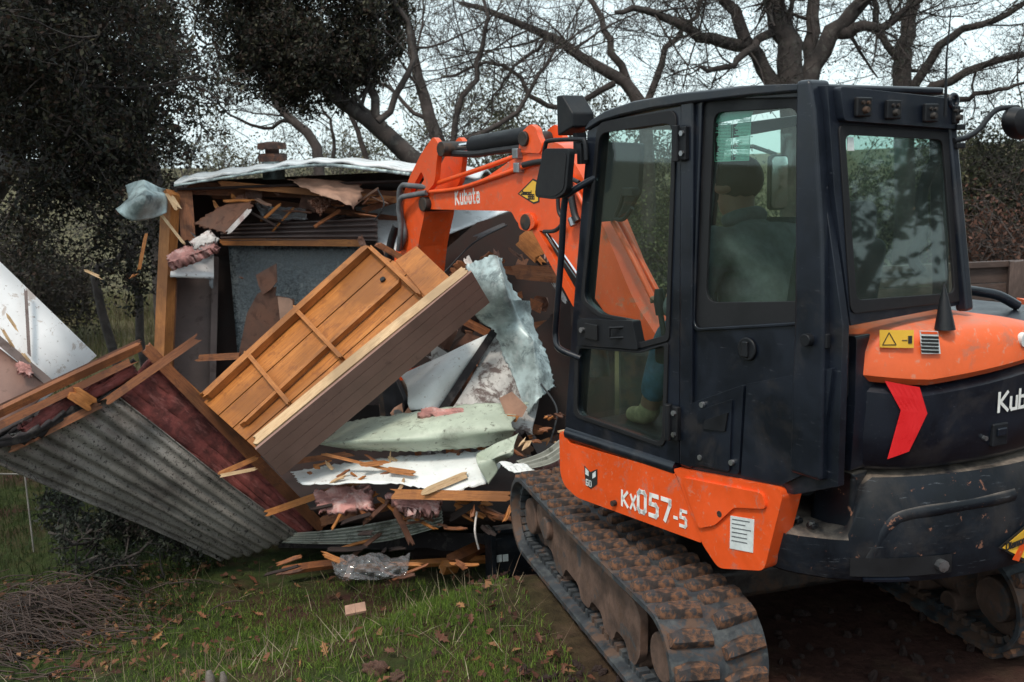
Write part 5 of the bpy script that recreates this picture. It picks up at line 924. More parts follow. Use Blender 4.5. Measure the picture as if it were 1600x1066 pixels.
# ---- grass blades, straw, leaf litter: nobody could count them
def blades(n, box, hgt, wid, keep, cols, name, label, seed, lean=.5, lift=0., cat='grass', bendk=1.):
    r = np.random.default_rng(seed); x = r.uniform(box[0], box[1], n); y = r.uniform(box[2], box[3], n); k = r.random(n) < keep(x, y); x, y = x[k], y[k]; n = len(x)
    h = r.uniform(*hgt, n); a = r.uniform(0, 6.283, n); ln = r.normal(0, lean, n); w = r.uniform(*wid, n); ca, sa = np.cos(a), np.sin(a); b = r.uniform(0, 6.283, n); cb_, sb_ = np.cos(b), np.sin(b)
    z = terrain(x, y)+lift; P = np.stack([x, y, z], 1); D = np.stack([cb_*np.sin(ln), sb_*np.sin(ln), np.cos(ln)], 1); Wv = np.stack([ca, sa, 0*a], 1)*w[:, None]/2
    mid = P+D*h[:, None]*.55; D2 = D+np.stack([cb_, sb_, -.4+0*b], 1)*(r.random((n, 1))*.8*bendk); tip = mid+D2/np.linalg.norm(D2, axis=1, keepdims=True)*h[:, None]*.5
    Vv = np.stack([P-Wv, P+Wv, mid+Wv*.7, mid-Wv*.7, tip-Wv*.05, tip+Wv*.05], 1).reshape(-1, 3); i6 = np.arange(n)*6
    Fq = np.concatenate([np.stack([i6, i6+1, i6+2, i6+3], 1), np.stack([i6+3, i6+2, i6+5, i6+4], 1)]); c = np.array(cols)[r.integers(0, len(cols), n)]*r.uniform(.65, 1.35, (n, 1)); c = np.concatenate([c, c])
    o = fastmesh(name, Vv, Fq, TINT, None, c); tag(o, label, cat, kind='stuff'); return o
TINT = tintmat('grass_blade', .75, .25)
def uv_(x, y): return (x-AX[0])*hT[0]+(y-AX[1])*hT[1], (x-AX[0])*lT[0]+(y-AX[1])*lT[1]
def nz(x, y, k, s): return .5+.5*np.sin(k*x+s)*np.sin(k*1.3*y+s*2)
def off_track(x, y): u, v = uv_(x, y); return ~((np.abs(v) < 1.08) & (u > -1.6) & (u < 1.3))
def k_grass(x, y):
    u, v = uv_(x, y); p = np.exp(-((x+.75)/1.15)**2*.9)*np.exp(-((y-5.0)/1.2)**2*.6)*1.2+.10
    p = p*(.15+.85*nz(x, y, 2.3, 1)+.6*(nz(x, y, 5.1, 4)-.5)+.5*(nz(x, y, 11.7, 2)-.5)); p = np.where(v < 1.35, p*.35, p); p = np.where((x > -2.1) & (y > 6.05), p*.05, p); p = np.where((y > 5.5), p*.6, p); return np.clip(p*1.35, 0, 1)*off_track(x, y)
GC = [(.11, .19, .028), (.14, .23, .034), (.09, .145, .026), (.18, .235, .046), (.08, .115, .028)]
blades(230000, (-3.6, 1.1, 3.6, 6.6), (.018, .052), (.0022, .0045), k_grass, GC, 'grass', 'short green grass in front of the wreck', 1)
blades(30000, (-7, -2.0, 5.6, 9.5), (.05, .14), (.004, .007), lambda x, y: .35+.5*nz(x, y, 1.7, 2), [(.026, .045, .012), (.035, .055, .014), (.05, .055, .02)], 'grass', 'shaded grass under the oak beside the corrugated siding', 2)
blades(26000, (-11, -2.5, 11, 22), (.12, .35), (.008, .014), lambda x, y: .3+.7*nz(x, y, .9, 2), [(.13, .12, .055), (.16, .135, .075), (.075, .095, .03), (.10, .08, .05)], 'dry_grass', 'tall dry grass on the slope below the far trees', 3)
DC = [(.30, .235, .155), (.22, .16, .11), (.36, .30, .21), (.15, .10, .07)]
def k_straw(x, y): u, v = uv_(x, y); return np.clip(.20+1.1*np.exp(-((x+1.35)/.75)**2-((y-4.75)/.45)**2)+.4*np.exp(-((x+.9)/1.2)**2-((y-4.3)/.25)**2), 0, 1)*off_track(x, y)
blades(5200, (-3.4, 1.2, 3.7, 6.2), (.05, .20), (.0028, .0055), k_straw, DC, 'straw', 'loose dry straw strewn over the grass', 4, 1.25, .008, 'straw', .3)
# leaf-shaped pieces
def leafpatch(n, box, size, keep, cols, name, label, seed, cat='leaf litter'):
    r = np.random.default_rng(seed); x = r.uniform(box[0], box[1], n); y = r.uniform(box[2], box[3], n); k = (r.random(n) < keep(x, y)) & off_track(x, y); x, y = x[k], y[k]; n = len(x); s = r.uniform(*size, n); a = r.uniform(0, 6.28, n)
    e1 = np.stack([np.cos(a), np.sin(a), r.normal(0, .35, n)], 1)*s[:, None]; e2 = np.stack([-np.sin(a), np.cos(a), r.normal(0, .35, n)], 1)*s[:, None]*.6; P = np.stack([x, y, terrain(x, y)+.018+.02*r.random(n)], 1); up = np.array([0, 0, 1.])*s[:, None]*.22
    Vv = np.stack([P-e1, P-e2*.9+up, P+e1*.2+e2*.2-up*.4, P+e2*1.0+up, P+e1, P+e1*.5-e2+up], 1).reshape(-1, 3); i6 = np.arange(n)*6; Fq = np.concatenate([np.stack([i6, i6+1, i6+2, i6+3], 1), np.stack([i6+2, i6+5, i6+4, i6+3], 1)])
    c = np.array(cols)[r.integers(0, len(cols), n)]*r.uniform(.6, 1.4, (n, 1)); o = fastmesh(name, Vv, Fq, TINT, None, np.concatenate([c, c])); tag(o, label, cat, kind='stuff')
LC = [(.17, .072, .04), (.13, .05, .03), (.24, .12, .06), (.09, .038, .026)]
leafpatch(3800, (-4.2, .9, 3.6, 6.5), (.012, .035), lambda x, y: np.clip(.12+.9*smooth((-x-1.5)/1.0)+.35*smooth((4.4-y)/.5), 0, 1), LC, 'leaf_litter', 'small brown leaf litter and bark crumbs on the ground', 5)
leafpatch(2600, (-.4, 3.6, 3.2, 5.4), (.008, .024), lambda x, y: .6+0*x, [(.07, .030, .022), (.045, .02, .016), (.10, .05, .035)], 'soil_crumbs', 'reddish soil crumbs scattered around the tracks', 6, 'soil')
# individual fallen oak leaves
mb = MB(); ol = [(0, -.5), (.10, -.34), (.30, -.30), (.16, -.14), (.38, .0), (.18, .10), (.30, .28), (.12, .30), (0, .55), (-.12, .30), (-.30, .26), (-.18, .10), (-.38, -.02), (-.16, -.14), (-.28, -.32), (-.10, -.34)]
mb.add([(x*.72, y, .45*abs(x)*(1 if y > 0 else .5)+.28*y*y) for x, y in ol]+[(0, 0, -.02)], [(i, (i+1) % 16, 16) for i in range(16)])
LF = []
for i, c in enumerate(((.20, .082, .036), (.12, .048, .028), (.27, .13, .05))):
    M['leaf%d' % i] = pm('oak_leaf_%s' % ('russet', 'brown', 'ochre')[i], c, .8, 0, .3, 30, .2, 80); me = bpy.data.meshes.new('fallen_leaf'); me.from_pydata(mb.v, [], mb.f); me.materials.append(M['leaf%d' % i]); LF.append(me)
r = np.random.default_rng(8); spots = [(575, 985), (435, 990), (508, 1018), (365, 985), (842, 1000), (720, 950), (860, 1025), (360, 1020), (790, 1050), (610, 912), (300, 1012), (230, 990), (170, 1000), (610, 1022), (470, 1040), (905, 960), (640, 880), (540, 880), (250, 950), (880, 1050), (395, 960), (315, 965), (690, 1000), (745, 1035)]
spots += [(r.uniform(20, 900), r.uniform(905, 1060)) for _ in range(14)]
for i, (px, py) in enumerate(spots):
    p = QZ(px, py, -.2)
    for _ in range(4): p = QZ(px, py, float(terrain(p[0], p[1]))+.02)
    o = bpy.data.objects.new('fallen_leaf', LF[i % 3]); COL.objects.link(o); o.location = (p[0], p[1], p[2]+.012); s_ = r.uniform(.04, .085); o.scale = (s_, s_, s_*r.uniform(.6, 1.8)); o.rotation_euler = (r.normal(0, .7), r.normal(0, .7), r.uniform(0, 6.28))
    tag(o, ('curled russet oak leaf on the grass', 'curled dull brown oak leaf on the grass', 'curled ochre oak leaf on the grass')[i % 3], 'leaf', ('russet fallen leaves', 'brown fallen leaves', 'ochre fallen leaves')[i % 3])
# kraft chip and soil clods
p = QZ(556, 960, -.18); mb = MB().box((0, 0, 0), (.11, .075, .016)); o = mb.build('wood_chip', M['kraft'], None, bevel=.003); o.location = p+A(0, 0, .03); o.rotation_euler = (.25, -.1, .2); tag(o, 'flat square brown board chip lying on the green grass', 'wood chip')
def clod(px, py, s_, label, mat='clod', seed=0):
    bm = bmesh.new(); bmesh.ops.create_icosphere(bm, subdivisions=4, radius=1); rr_ = np.random.default_rng(seed); Wk = rr_.normal(size=(10, 3))*4.2; ph = rr_.random(10)*6.3
    for v in bm.verts: q_ = np.array(v.co); v.co = v.co*(1+.085*sum(math.sin(float(w@q_)+p_) for w, p_ in zip(Wk, ph)))
    me = bpy.data.meshes.new('soil_clod'); bm.to_mesh(me); bm.free(); me.materials.append(M[mat]); o = bpy.data.objects.new('soil_clod', me); COL.objects.link(o)
    p = QZ(px, py, -.05); p = QZ(px, py, float(terrain(p[0], p[1]))); o.location = (p[0], p[1], p[2]+s_[2]*.4); o.scale = s_; tag(o, label, 'clod'); return o
M['clod'] = pm('reddish_soil', (.075, .034, .024), .95, 0, .5, 9, 1, 40, [((.20, .11, .07), 14, .5, .65, .6)])
clod(585, 1050, (.055, .05, .035), 'rounded reddish soil clod with straw beside a tuft of grass', seed=1); clod(622, 1064, (.042, .04, .03), 'small reddish soil clod next to the rounded one', seed=2)
r5 = np.random.default_rng(55); cl = [o_ for o_ in COL.objects if o_.name.startswith('soil_clod')][0].data.copy(); M['darksoil'] = pm('dark_churned_soil', (.032, .016, .013), .95, 0, .5, 9, 1, 40); cl.materials[0] = M['darksoil']
for i in range(70):
    px, py = (r5.uniform(1210, 1520), r5.uniform(950, 1062)) if i < 45 else (r5.uniform(800, 990), r5.uniform(1030, 1064)); p = QZ(px, py, 0.); o = bpy.data.objects.new('soil_clod', cl); COL.objects.link(o); s_ = r5.uniform(.008, .026)
    o.location = (p[0], p[1], float(terrain(p[0], p[1]))+s_*.3); o.scale = (s_*r5.uniform(.8, 1.6), s_, s_*.7); o.rotation_euler = (r5.uniform(0, 6), r5.uniform(0, 6), r5.uniform(0, 6)); tag(o, 'small dark clod on the churned soil '+('under the excavator tail' if i < 45 else 'beside the near track'), 'clod', 'clods '+('under the tail' if i < 45 else 'beside the near track'))
for i, (px, s_) in enumerate(((327, .022), (348, .018))):
    p = QZ(px, 1064, 0); MBo = MB().tube([(0, 0, -.05), (.004, 0, .05), (0, .004, .075)], [s_, s_*.9, s_*.5], 9); M.setdefault('greywood', woodmat('weathered_grey_wood', (.14, .115, .10), (.20, .17, .15), (.06, .045, .04))); o = MBo.build('wood_stub', M['greywood'], None, smooth=True); o.location = (p[0], p[1], float(terrain(p[0], p[1]))); tag(o, ('thicker grey cut stem sticking out of the straw', 'thinner grey cut stem sticking out of the straw')[i], 'stem')
# ================================================================== trees
M['bark'] = pm('oak_bark', (.040, .032, .030), .95, 0, .4, 6, 1, 30, [((.10, .095, .085), 9, .55, .7, .5)])
M['barkfar'] = pm('pale_twig_bark', (.062, .050, .048), .95, 0, .35, 5, .6, 30, [((.12, .11, .10), 7, .55, .7, .5)])
LEAFM = tintmat('oak_leaf', .6, .34, .35)
def tubes(polys, rad, n):
    """(B,k,3) centre lines and (B,k) radii to one vertex and face array"""
    P = np.asarray(polys); B, k, _ = P.shape; T = np.gradient(P, axis=1); T /= np.linalg.norm(T, axis=2, keepdims=True)+1e-9
    ref = np.where(np.abs(T[:, :1, 2:3]) < .8, np.array([[[0, 0, 1.]]]), np.array([[[1., 0, 0]]])); a = np.cross(T, np.broadcast_to(ref, T.shape)); a /= np.linalg.norm(a, axis=2, keepdims=True)+1e-9; b = np.cross(T, a)
    q = np.arange(n)*2*np.pi/n; R = np.asarray(rad)[:, :, None, None]; V = P[:, :, None]+R*(a[:, :, None]*np.cos(q)[None, None, :, None]+b[:, :, None]*np.sin(q)[None, None, :, None])
    idx = np.arange(B*k*n).reshape(B, k, n); f = np.stack([idx[:, :-1], np.roll(idx, -1, 2)[:, :-1], np.roll(idx, -1, 2)[:, 1:], idx[:, 1:]], -1); return V.reshape(-1, 3), f.reshape(-1, 4)
def sprout(P, Rd, r, per, length, spread, upb, wig, k=6, keep=None, rk=.55, tmin=.2):
    """children along parents P (B,k,3): per = children on one parent"""
    B, kk, _ = P.shape; bi = np.repeat(np.arange(B), per); n = len(bi); t = r.uniform(tmin, 1, n)**.8*(kk-1); i0 = np.minimum(t.astype(int), kk-2); f = (t-i0)[:, None]
    S_ = P[bi, i0]*(1-f)+P[bi, i0+1]*f; tan = P[bi, i0+1]-P[bi, i0]; tan /= np.linalg.norm(tan, axis=1, keepdims=True)+1e-9; rd = Rd[bi, i0]*(1-f[:, 0])+Rd[bi, i0+1]*f[:, 0]
    d = tan*(1-spread)+r.normal(size=(n, 3))*spread+np.array([0, 0, upb]); d /= np.linalg.norm(d, axis=1, keepdims=True)+1e-9
    L = length*r.uniform(.45, 1.25, n); out = np.zeros((n, k, 3)); out[:, 0] = S_
    for j in range(1, k):
        d = d+r.normal(size=(n, 3))*wig+np.array([0, 0, upb*.15]); d /= np.linalg.norm(d, axis=1, keepdims=True); out[:, j] = out[:, j-1]+d*(L/(k-1))[:, None]
    rr_ = (rd*rk)[:, None]*np.linspace(1, .35, k)[None]
    if keep is not None: m = keep(out[:, -1]); out, rr_ = out[m], rr_[m]
    return out, rr_
def leaves(P, r, n, size, cols, jit, name, parent):
    B, k, _ = P.shape; bi = r.integers(0, B, n); j = r.integers(1, k, n); c = P[bi, j]+r.normal(size=(n, 3))*jit
    a = r.normal(size=(n, 3)); a /= np.linalg.norm(a, axis=1, keepdims=True); b = np.cross(a, r.normal(size=(n, 3))); b /= np.linalg.norm(b, axis=1, keepdims=True)+1e-9; s = r.uniform(*size, n)[:, None]
    V = np.stack([c-a*s, c+b*s*.5, c+a*s, c-b*s*.5], 1).reshape(-1, 3); i4 = np.arange(n)*4; col = np.array(cols)[r.integers(0, len(cols), n)]*r.uniform(.6, 1.4, (n, 1)); return fastmesh(name, V, np.stack([i4, i4+1, i4+2, i4+3], 1), LEAFM, parent, col)
DARK = [(.017, .020, .014), (.026, .029, .018), (.014, .013, .012), (.040, .034, .024), (.065, .060, .036), (.055, .034, .026)]
OLIVE = [(.11, .12, .060), (.15, .15, .078), (.08, .085, .05), (.17, .15, .09)]
GREY = [(.13, .13, .09), (.095, .098, .068), (.16, .145, .105)]
def resamp(pts, k): sp = spline(pts, 8); ix = np.linspace(0, len(sp)-1, k); return np.array([sp[int(i)]*(1-(i-int(i)))+sp[min(int(i)+1, len(sp)-1)]*(i-int(i)) for i in ix])
def tree(name, limbs, label, seed, lv=(9, 7, 6), ln=(1.6, .8, .4), nleaf=20000, size=(.02, .04), cols=DARK, jit=.06, upb=.12, spread=.55, wig=.22, bark='bark', group='oak trees round the clearing', keep=None, cat='tree', grav=0.):
    """limbs: list of (points in 3D, base radius, tip radius)"""
    r = np.random.default_rng(seed); base = np.asarray(limbs[0][0][0], float); T_ = empty(name, base); bpy.context.view_layer.update(); tag(T_, label, cat, group)
    P0 = np.array([resamp([np.asarray(p, float) for p in l[0]], 12) for l in limbs]); P0[:, 1:-1] += r.normal(size=P0[:, 1:-1].shape)*.03; R0_ = np.array([np.linspace(l[1], l[2], 12) for l in limbs])
    V, Fq = tubes(P0-base, R0_, 9); fastmesh('trunk', V, Fq, M[bark], T_, smooth=True)
    P, Rd = P0, R0_; allV = []; allF = []; nb = 0
    for i, (per, L_) in enumerate(zip(lv, ln)):
        P, Rd = sprout(P, Rd, r, per, L_, spread+.05*i, upb-grav*i, wig*(.55+.25*i), 7 if i < 2 else 5, keep, .5 if i else .30); Rd = np.maximum(Rd, (.010, .0055, .003, .0022)[min(i, 3)])
        v, f = tubes(P-base, Rd, (6, 4, 3, 3)[min(i, 3)]); allF.append(f+nb); allV.append(v); nb += len(v)
    fastmesh('branches', np.concatenate(allV), np.concatenate(allF), M[bark], T_, smooth=True)
    if nleaf: leaves(P-base, r, nleaf, size, cols, jit, 'crown', T_)
    return T_
def lim(pts, d, r0, r1, dd=0.): return ([Q(x, y, d+dd*i) for i, (x, y) in enumerate(pts)], r0*.62, r1*.6)
def foot(px, py, d): p = Q(px, py, d); return np.array([p[0], p[1], float(terrain(p[0], p[1]))-.1])
def rooted(px, pts, d, r0, r1, dd=0.): b0 = foot(px, 400, d); return ([b0]+[Q(x, y, d+dd*i) for i, (x, y) in enumerate(pts)], r0, r1)
# dark evergreen oak filling the left, its nearer limbs stretch out of view to shade the foreground
b0 = foot(-60, 480, 10.5)
tree('evergreen_oak', [([b0, Q(-40, 300, 10.4), Q(-20, 60, 10), Q(0, -200, 9.6)], .30, .12), ([Q(-40, 330, 10.4), Q(40, 200, 9.8), Q(90, 90, 9.4), Q(130, -10, 9)], .16, .05), ([Q(-30, 250, 10.4), Q(40, 260, 9.4), Q(90, 270, 8.8), Q(120, 320, 8.5)], .13, .03), ([Q(-30, 120, 10.2), Q(50, 40, 9.3), Q(110, 70, 8.6), Q(140, 150, 8.2)], .14, .03), ([Q(-30, 60, 10), Q(-20, -120, 8.2), Q(30, -260, 6.6), Q(60, -420, 5.2)], .14, .04), ([Q(-40, 200, 10.3), Q(-60, 100, 8.4), Q(-60, 0, 7), Q(-90, -120, 5.6)], .14, .04)],
     'large dark evergreen oak whose drooping boughs overhang the corrugated wall section', 21, (11, 8, 6), (.95, .6, .38), 90000, (.014, .032), DARK, .04, -.04, .62, .30, grav=.03)
tree('evergreen_oak', [rooted(268, [(262, 420), (235, 300), (180, 180), (120, 40), (60, -150)], 14, .26, .08), lim([(225, 270), (150, 200), (60, 160)], 13.8, .1, .03), lim([(200, 200), (230, 100), (200, -60)], 14, .1, .03)],
     'dark leaning oak with thick trunk standing on the dry grass left of the trailer', 22, (10, 7, 6), (.9, .55, .35), 20000, (.018, .036), DARK, .05, .0, .6, .28, grav=.03)
tree('evergreen_oak', [rooted(760, [(700, 320), (648, 255), (590, 195), (530, 152), (470, 90), (420, 0)], 12, .15, .06), lim([(600, 200), (560, 90), (560, -40), (600, -160)], 12, .10, .04), lim([(530, 152), (440, 110), (360, 90), (310, 60)], 12, .08, .02), lim([(530, 150), (480, 60), (380, -20), (320, -80)], 12, .08, .03), lim([(590, 190), (640, 100), (620, 0), (560, -80)], 11.7, .07, .03), lim([(470, 90), (430, 130), (420, 170)], 11.8, .05, .02)],
     'leaning oak with a dense dark rounded crown rising behind the trailer roof', 23, (12, 8, 5), (1.0, .65, .36), 80000, (.016, .034), DARK, .05, .02, .62, .26, keep=lambda p: np.sum(((p-Q(468, 0, 12))/np.array([1.42, 1.5, 1.38]))**2, axis=1) < 1)
# bare, twiggy oaks behind the wreck
BARE = dict(bark='barkfar', nleaf=2800, size=(.012, .022), cols=GREY, jit=.05, spread=.5, wig=.26)
tree('bare_oak', [rooted(1012, [(1010, 190), (930, 100), (830, 40), (720, 5)], 16, .14, .035), lim([(1005, 180), (962, 90), (935, 20), (880, -60)], 16, .13, .05), lim([(960, 130), (860, 170), (780, 100), (690, 120)], 16, .09, .03), lim([(1010, 180), (1040, 80), (1090, 20), (1100, -80)], 16, .11, .03), lim([(860, 60), (800, 110), (760, 160)], 16, .06, .02)], 'twiggy bare oak with arching limbs behind the excavator boom', 31, (7, 6, 5, 4), (1.7, .9, .5, .28), **BARE)
tree('bare_oak', [rooted(694, [(690, 250), (655, 140), (640, 40), (600, -60)], 15, .13, .04), lim([(690, 250), (735, 130), (760, 40), (740, -60)], 15, .09, .03), lim([(670, 190), (600, 130), (560, 60)], 15, .06, .02), lim([(700, 230), (800, 180), (860, 90), (900, 60)], 15, .08, .02)], 'slim bare oak forking just behind the arm of the excavator', 32, (7, 6, 5, 4), (1.5, .85, .5, .28), **BARE)
tree('bare_oak', [rooted(505, [(498, 250), (455, 190), (425, 150), (400, 60)], 15, .10, .03), lim([(575, 260), (550, 190), (535, 120), (500, 50)], 16, .08, .03), lim([(455, 190), (400, 200), (350, 170), (300, 160)], 15.5, .05, .015), lim([(520, 255), (520, 200), (490, 150)], 16, .06, .02)], 'thin bare oak leaning left above the roof vent', 33, (7, 6, 5, 4), (1.3, .8, .45, .28), **BARE)
# heavy multi-stemmed oak behind the cab
tree('stout_oak', [rooted(1240, [(1238, 120), (1215, 40), (1195, -60)], 14, .21, .12), ([Q(1250, 150, 14), Q(1300, 60, 14), Q(1352, -10, 13.8), Q(1400, -120, 13.6)], .15, .07), ([Q(1220, 150, 14), Q(1170, 70, 14), Q(1130, -10, 14), Q(1080, -90, 14)], .12, .05), ([Q(1265, 150, 14), Q(1272, 60, 14.2), Q(1262, -60, 14.4)], .13, .07), ([Q(1170, 70, 14), Q(1100, 60, 13.8), Q(1020, 20, 13.6), Q(960, 20, 13.4)], .10, .03), ([Q(1310, 50, 14), Q(1370, 40, 13.7), Q(1440, 0, 13.5)], .10, .03), ([Q(1210, 50, 14), Q(1140, 100, 13.6), Q(1090, 110, 13.4)], .07, .02)],
     'stout dark oak with several thick stems rising behind the cab roof', 41, (7, 6, 5, 4), (1.3, .7, .4, .25), 6500, (.014, .026), [(.030, .032, .022), (.045, .046, .030), (.022, .024, .018)], .05, .08, .55, .24)
tree('stout_oak', [rooted(1412, [(1412, 130), (1418, 50), (1450, -70)], 15.5, .17, .09), ([Q(1420, 160, 15.5), Q(1500, 118, 15.2), Q(1570, 92, 15), Q(1660, 70, 14.8)], .08, .03), ([Q(1425, 150, 15.5), Q(1480, 60, 15.2), Q(1560, 30, 15), Q(1640, -20, 14.8)], .08, .03), ([Q(1412, 100, 15.5), Q(1370, 40, 15.5), Q(1360, -60, 15.5)], .07, .03), ([Q(1440, 150, 15.5), Q(1520, 150, 15), Q(1600, 130, 14.5)], .06, .02)],
     'upright oak with long bare limbs reaching right beyond the rear mirror', 42, (6, 6, 6, 3), (1.2, .7, .4, .25), 3500, (.014, .026), [(.035, .036, .026), (.05, .05, .034)], .1, .06, .55, .28)
for i, (x, y) in enumerate(((-7, -7), (4, -9), (9.5, 2.2), (12.5, 5.0), (10.5, -2.5))):
    bz = A(x, y, float(terrain(x, y))-.1); L = [([bz, bz+A(.2, 0, 2.2), bz+A(.3, .2, 5)], .25, .08)]+[([bz+A(.2, 0, 1.2+.4*k), bz+A(1.3*math.cos(k*1.9), 1.3*math.sin(k*1.9), 2.4+.5*k), bz+A(2.6*math.cos(k*1.9), 2.6*math.sin(k*1.9), 3.0+.6*k)], .12, .03) for k in range(6)]
    tree('evergreen_oak', L, ('broad oak', 'wide oak', 'tall oak', 'spreading oak', 'old oak')[i]+' standing beside or behind the photographer, mirrored in the cab glass', 110+i, (5, 4, 3), (1.6, .9, .5), 7000, (.05, .11), DARK, .15, .05, .6, .25, group='oaks behind the photographer')
# scrub and bushes closing the background
def bush(px, d, w, h, cols, nleaf, label, seed, group, size=(.02, .045), bark='barkfar', py=400):
    r = np.random.default_rng(seed); b = foot(px, py, d); L = []
    for i in range(9):
        a = r.uniform(0, 6.28); s_ = r.uniform(.3, 1); L.append(([b+A(r.normal(0, .1), r.normal(0, .1), 0), b+A(math.cos(a)*w*s_*.4, math.sin(a)*w*s_*.4, h*.45), b+A(math.cos(a)*w*s_, math.sin(a)*w*s_, h*r.uniform(.55, 1))], .05, .015))
    return tree('bush', L, label, seed, (7, 5, 3), (h*.42, h*.24, .3), nleaf, size, cols, .12, .10, .6, .3, bark, group, cat='bush')
GB = 'scrub bushes behind the wreck'
for i, (px, d, w, h, cols, n, lb) in enumerate(((300, 19, 1.6, 3.1, GREY, 11000, 'grey twiggy bush standing between the dark oak and the roof vent'), (420, 23, 1.8, 2.9, OLIVE, 8000, 'low olive bush seen past the roof vent'), (560, 22, 2.0, 3.0, GREY, 10000, 'grey bush showing above the middle of the trailer roof'), (700, 20, 1.8, 3.1, OLIVE, 13000, 'olive leafed bush behind the arm cylinder'), (800, 19, 1.8, 3.5, OLIVE, 16000, 'dense olive bush behind the boom knuckle'), (900, 18, 1.8, 3.4, GREY, 14000, 'tall grey bush behind the cab work lamp'), (1010, 17, 1.8, 2.4, OLIVE, 9000, 'olive bush seen through the cab door glass'), (1130, 18, 2.0, 2.3, OLIVE, 8000, 'olive bush behind the operator window'), (1270, 18, 2.0, 2.2, GREY, 7000, 'grey bush beyond the cab rear pillar'), (1400, 17, 2.0, 2.3, OLIVE, 8000, 'olive bush seen through the dusty rear glass'))):
    bush(px, d, w, h, cols, n, lb, 60+i, GB)
for i, (px, d, w, h, lb) in enumerate(((50, 16, 1.2, 1.5, 'dark brown thicket under the drooping oak boughs'), (-20, 14, 1.3, 2.0, 'dark thicket behind the tilted white panel'))):
    bush(px, d, w, h, [(.030, .024, .020), (.042, .034, .026), (.03, .03, .02)], 7000, lb, 70+i, 'thickets under the oak', bark='bark')
GR = 'bushes beyond the wooden fence'
for i, (px, d, w, h, cols, n, lb) in enumerate(((1545, 16, 1.1, 3.0, [(.040, .044, .026), (.055, .056, .032), (.03, .03, .022)], 17000, 'tall dark bush rising just behind the fence post'), (1640, 16.5, 1.5, 2.9, OLIVE, 15000, 'broad olive bush beyond the fence and rear mirror'), (1590, 14, .5, 2.0, [(.13, .062, .045), (.10, .05, .035)], 3500, 'small russet leafed bush above the fence'), (1500, 17, 1.2, 2.4, OLIVE, 9000, 'olive bush tucked behind the cab rear pillar and fence'))):
    bush(px, d, w, h, cols, n, lb, 80+i, GR)
# saplings on the dry slope
for i, (px, d, pts, lb) in enumerate(((208, 12, [(206, 440), (204, 400), (212, 350)], 'slim grey sapling beside the flying splinters'), (180, 11.5, [(150, 440), (172, 420), (190, 400), (215, 380)], 'crooked bare sapling at the edge of the dark oak'))):
    tree('sapling', [rooted(px, pts, d, .06, .015)], lb, 90+i, (6, 5, 4), (.5, .3, .2), 300, (.01, .02), DARK, .05, .05, .6, .3, 'barkfar', 'saplings on the slope')
# low leafy shrub and brush heap in the shade at lower left
p = QZ(215, 872, -.42); L = []
r = np.random.default_rng(77)
for i in range(10): a = r.uniform(0, 6.28); q_ = A(p[0]+r.normal(0, .25), p[1]+r.normal(0, .12), -.45); L.append(([q_, q_+A(.15*math.cos(a), .15*math.sin(a), .16), q_+A(.38*math.cos(a), .3*math.sin(a), .26+.1*r.random())], .008, .003))
tree('low_shrub', L, 'low dark leafy shrub growing under the corrugated siding', 78, (5, 4, 3), (.22, .14, .08), 5200, (.012, .024), [(.030, .036, .024), (.045, .05, .034), (.022, .026, .02)], .03, .06, .6, .25, 'bark', None, cat='shrub')
n = 650; c0 = QZ(40, 935, -.40); st_ = np.stack([r.normal(c0[0]-.05, .32, n), r.normal(c0[1], .28, n), np.zeros(n)], 1); st_[:, 2] = terrain(st_[:, 0], st_[:, 1])+np.clip(.30-.55*np.hypot(st_[:, 0]-c0[0], st_[:, 1]-c0[1]), .01, 1)*r.random(n)
a = r.normal(-.5, .6, n); dirs = np.stack([np.cos(a), np.sin(a)*.6, r.normal(-.15, .2, n)], 1); L_ = r.uniform(.15, .55, n); K = np.linspace(0, 1, 5); PP = st_[:, None]+dirs[:, None]*(K[None, :, None]*L_[:, None, None])+np.array([0, 0, 1.])*(.12*np.sin(K*3.14))[None, :, None]*L_[:, None, None]
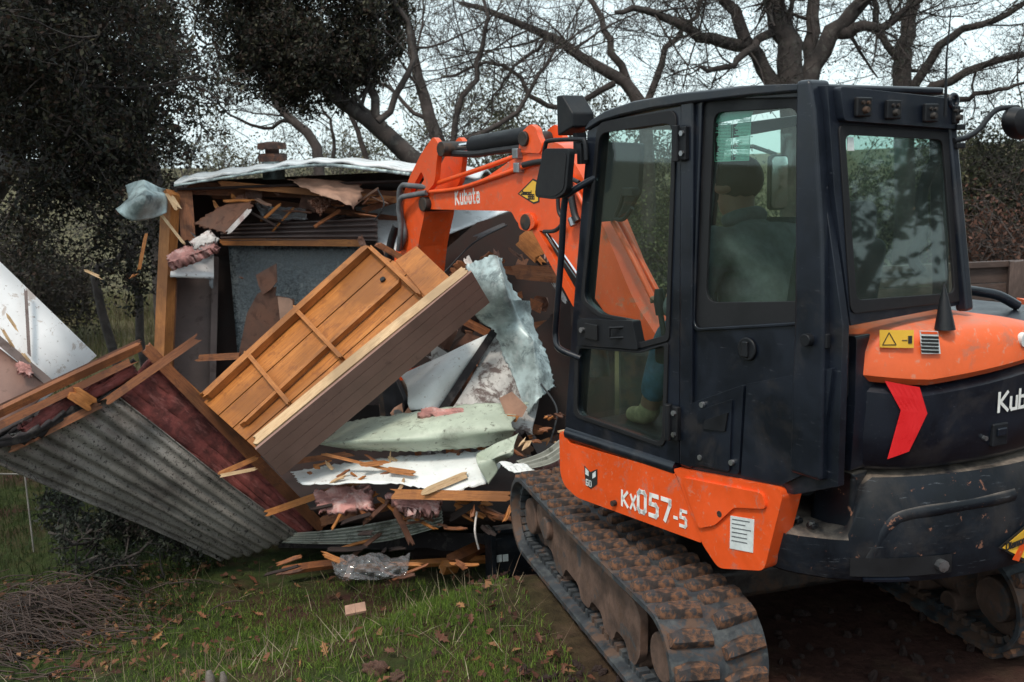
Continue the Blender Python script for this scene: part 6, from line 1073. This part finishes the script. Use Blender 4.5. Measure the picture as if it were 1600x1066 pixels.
PP[:, :, 2] = np.maximum(PP[:, :, 2], terrain(PP[:, :, 0], PP[:, :, 1])+.006); V, Fq = tubes(PP, np.broadcast_to(r.uniform(.0018, .0045, n)[:, None], (n, 5)), 4); M['deadtwig'] = pm('dead_twigs', (.055, .037, .032), .9, 0, .5, 3, .3, 60); o = fastmesh('brush_heap', V, Fq, M['deadtwig']); tag(o, 'heap of dry brushwood twigs in the shade of the oak', 'brushwood', kind='stuff')  # the oak's shade is worked into the dark twig colour
# ---- wooden fence beyond the machine
FE = empty('wooden_fence', foot(1560, 450, 9)); bpy.context.view_layer.update(); tag(FE, 'weathered brown board fence with square post behind the excavator', 'fence')
M['fencewood'] = woodmat('weathered_fence_wood', (.105, .070, .060), (.15, .105, .09), (.04, .025, .022))
def fpl(n_, a, b, w, t): o = plank(n_, a, b, w, t, 'fencewood', parent=FE, face=(-.25, -1, 0), jag=.01); return o
zt = Q(1560, 412, 9.0)[2]; xl, xr = Q(1300, 430, 8.8), Q(1750, 430, 9.2)
for k in range(6): z = zt-.09-k*.165; fpl('fence_board', (1380, 0, 0), (0, 0, 0), .15, .02) if 0 else plank('fence_board', A(xl[0], xl[1], z), A(xr[0], xr[1], z), .155, .02, 'fencewood', parent=FE, face=(-.25, -1, 0), jag=.01, world=True, seed=k)
for px in (1480, 1584): q_ = Q(px, 400, 8.98); plank('fence_post', A(q_[0], q_[1]-.05, -.6), A(q_[0], q_[1]-.05, zt+.03), .12, .10, 'fencewood', parent=FE, face=(-.25, -1, 0), jag=.01, world=True)
plank('fence_top_rail', A(xl[0], xl[1]-.02, zt), A(xr[0], xr[1]-.02, zt), .05, .06, 'fencewood', parent=FE, face=(-.25, -1, 0), jag=.01, world=True)
# ---- white pipe rail at the far left
PRL = empty('pipe_rail', QZ(48, 830, -.45)); bpy.context.view_layer.update(); tag(PRL, 'low white pipe rail in the grass behind the fallen siding', 'rail'); M['whitepipe'] = pm('white_pipe', (.24, .225, .21), .6, 0, .2, 10, .1, 60)
p0, p1 = Q(-60, 740, 7.0), Q(30, 741, 7.2); g0 = QZ(48, 830, -.45); g1 = A(p1[0], p1[1], -.5)
for n_, a, b in (('rail', p0, p1), ('post', p1+A(.04, 0, .02), A(p1[0]+.04, p1[1], -.55))): o = MB().tube([a-QZ(48, 830, -.45), b-QZ(48, 830, -.45)], .006, 10).build(n_, M['whitepipe'], PRL, smooth=True)
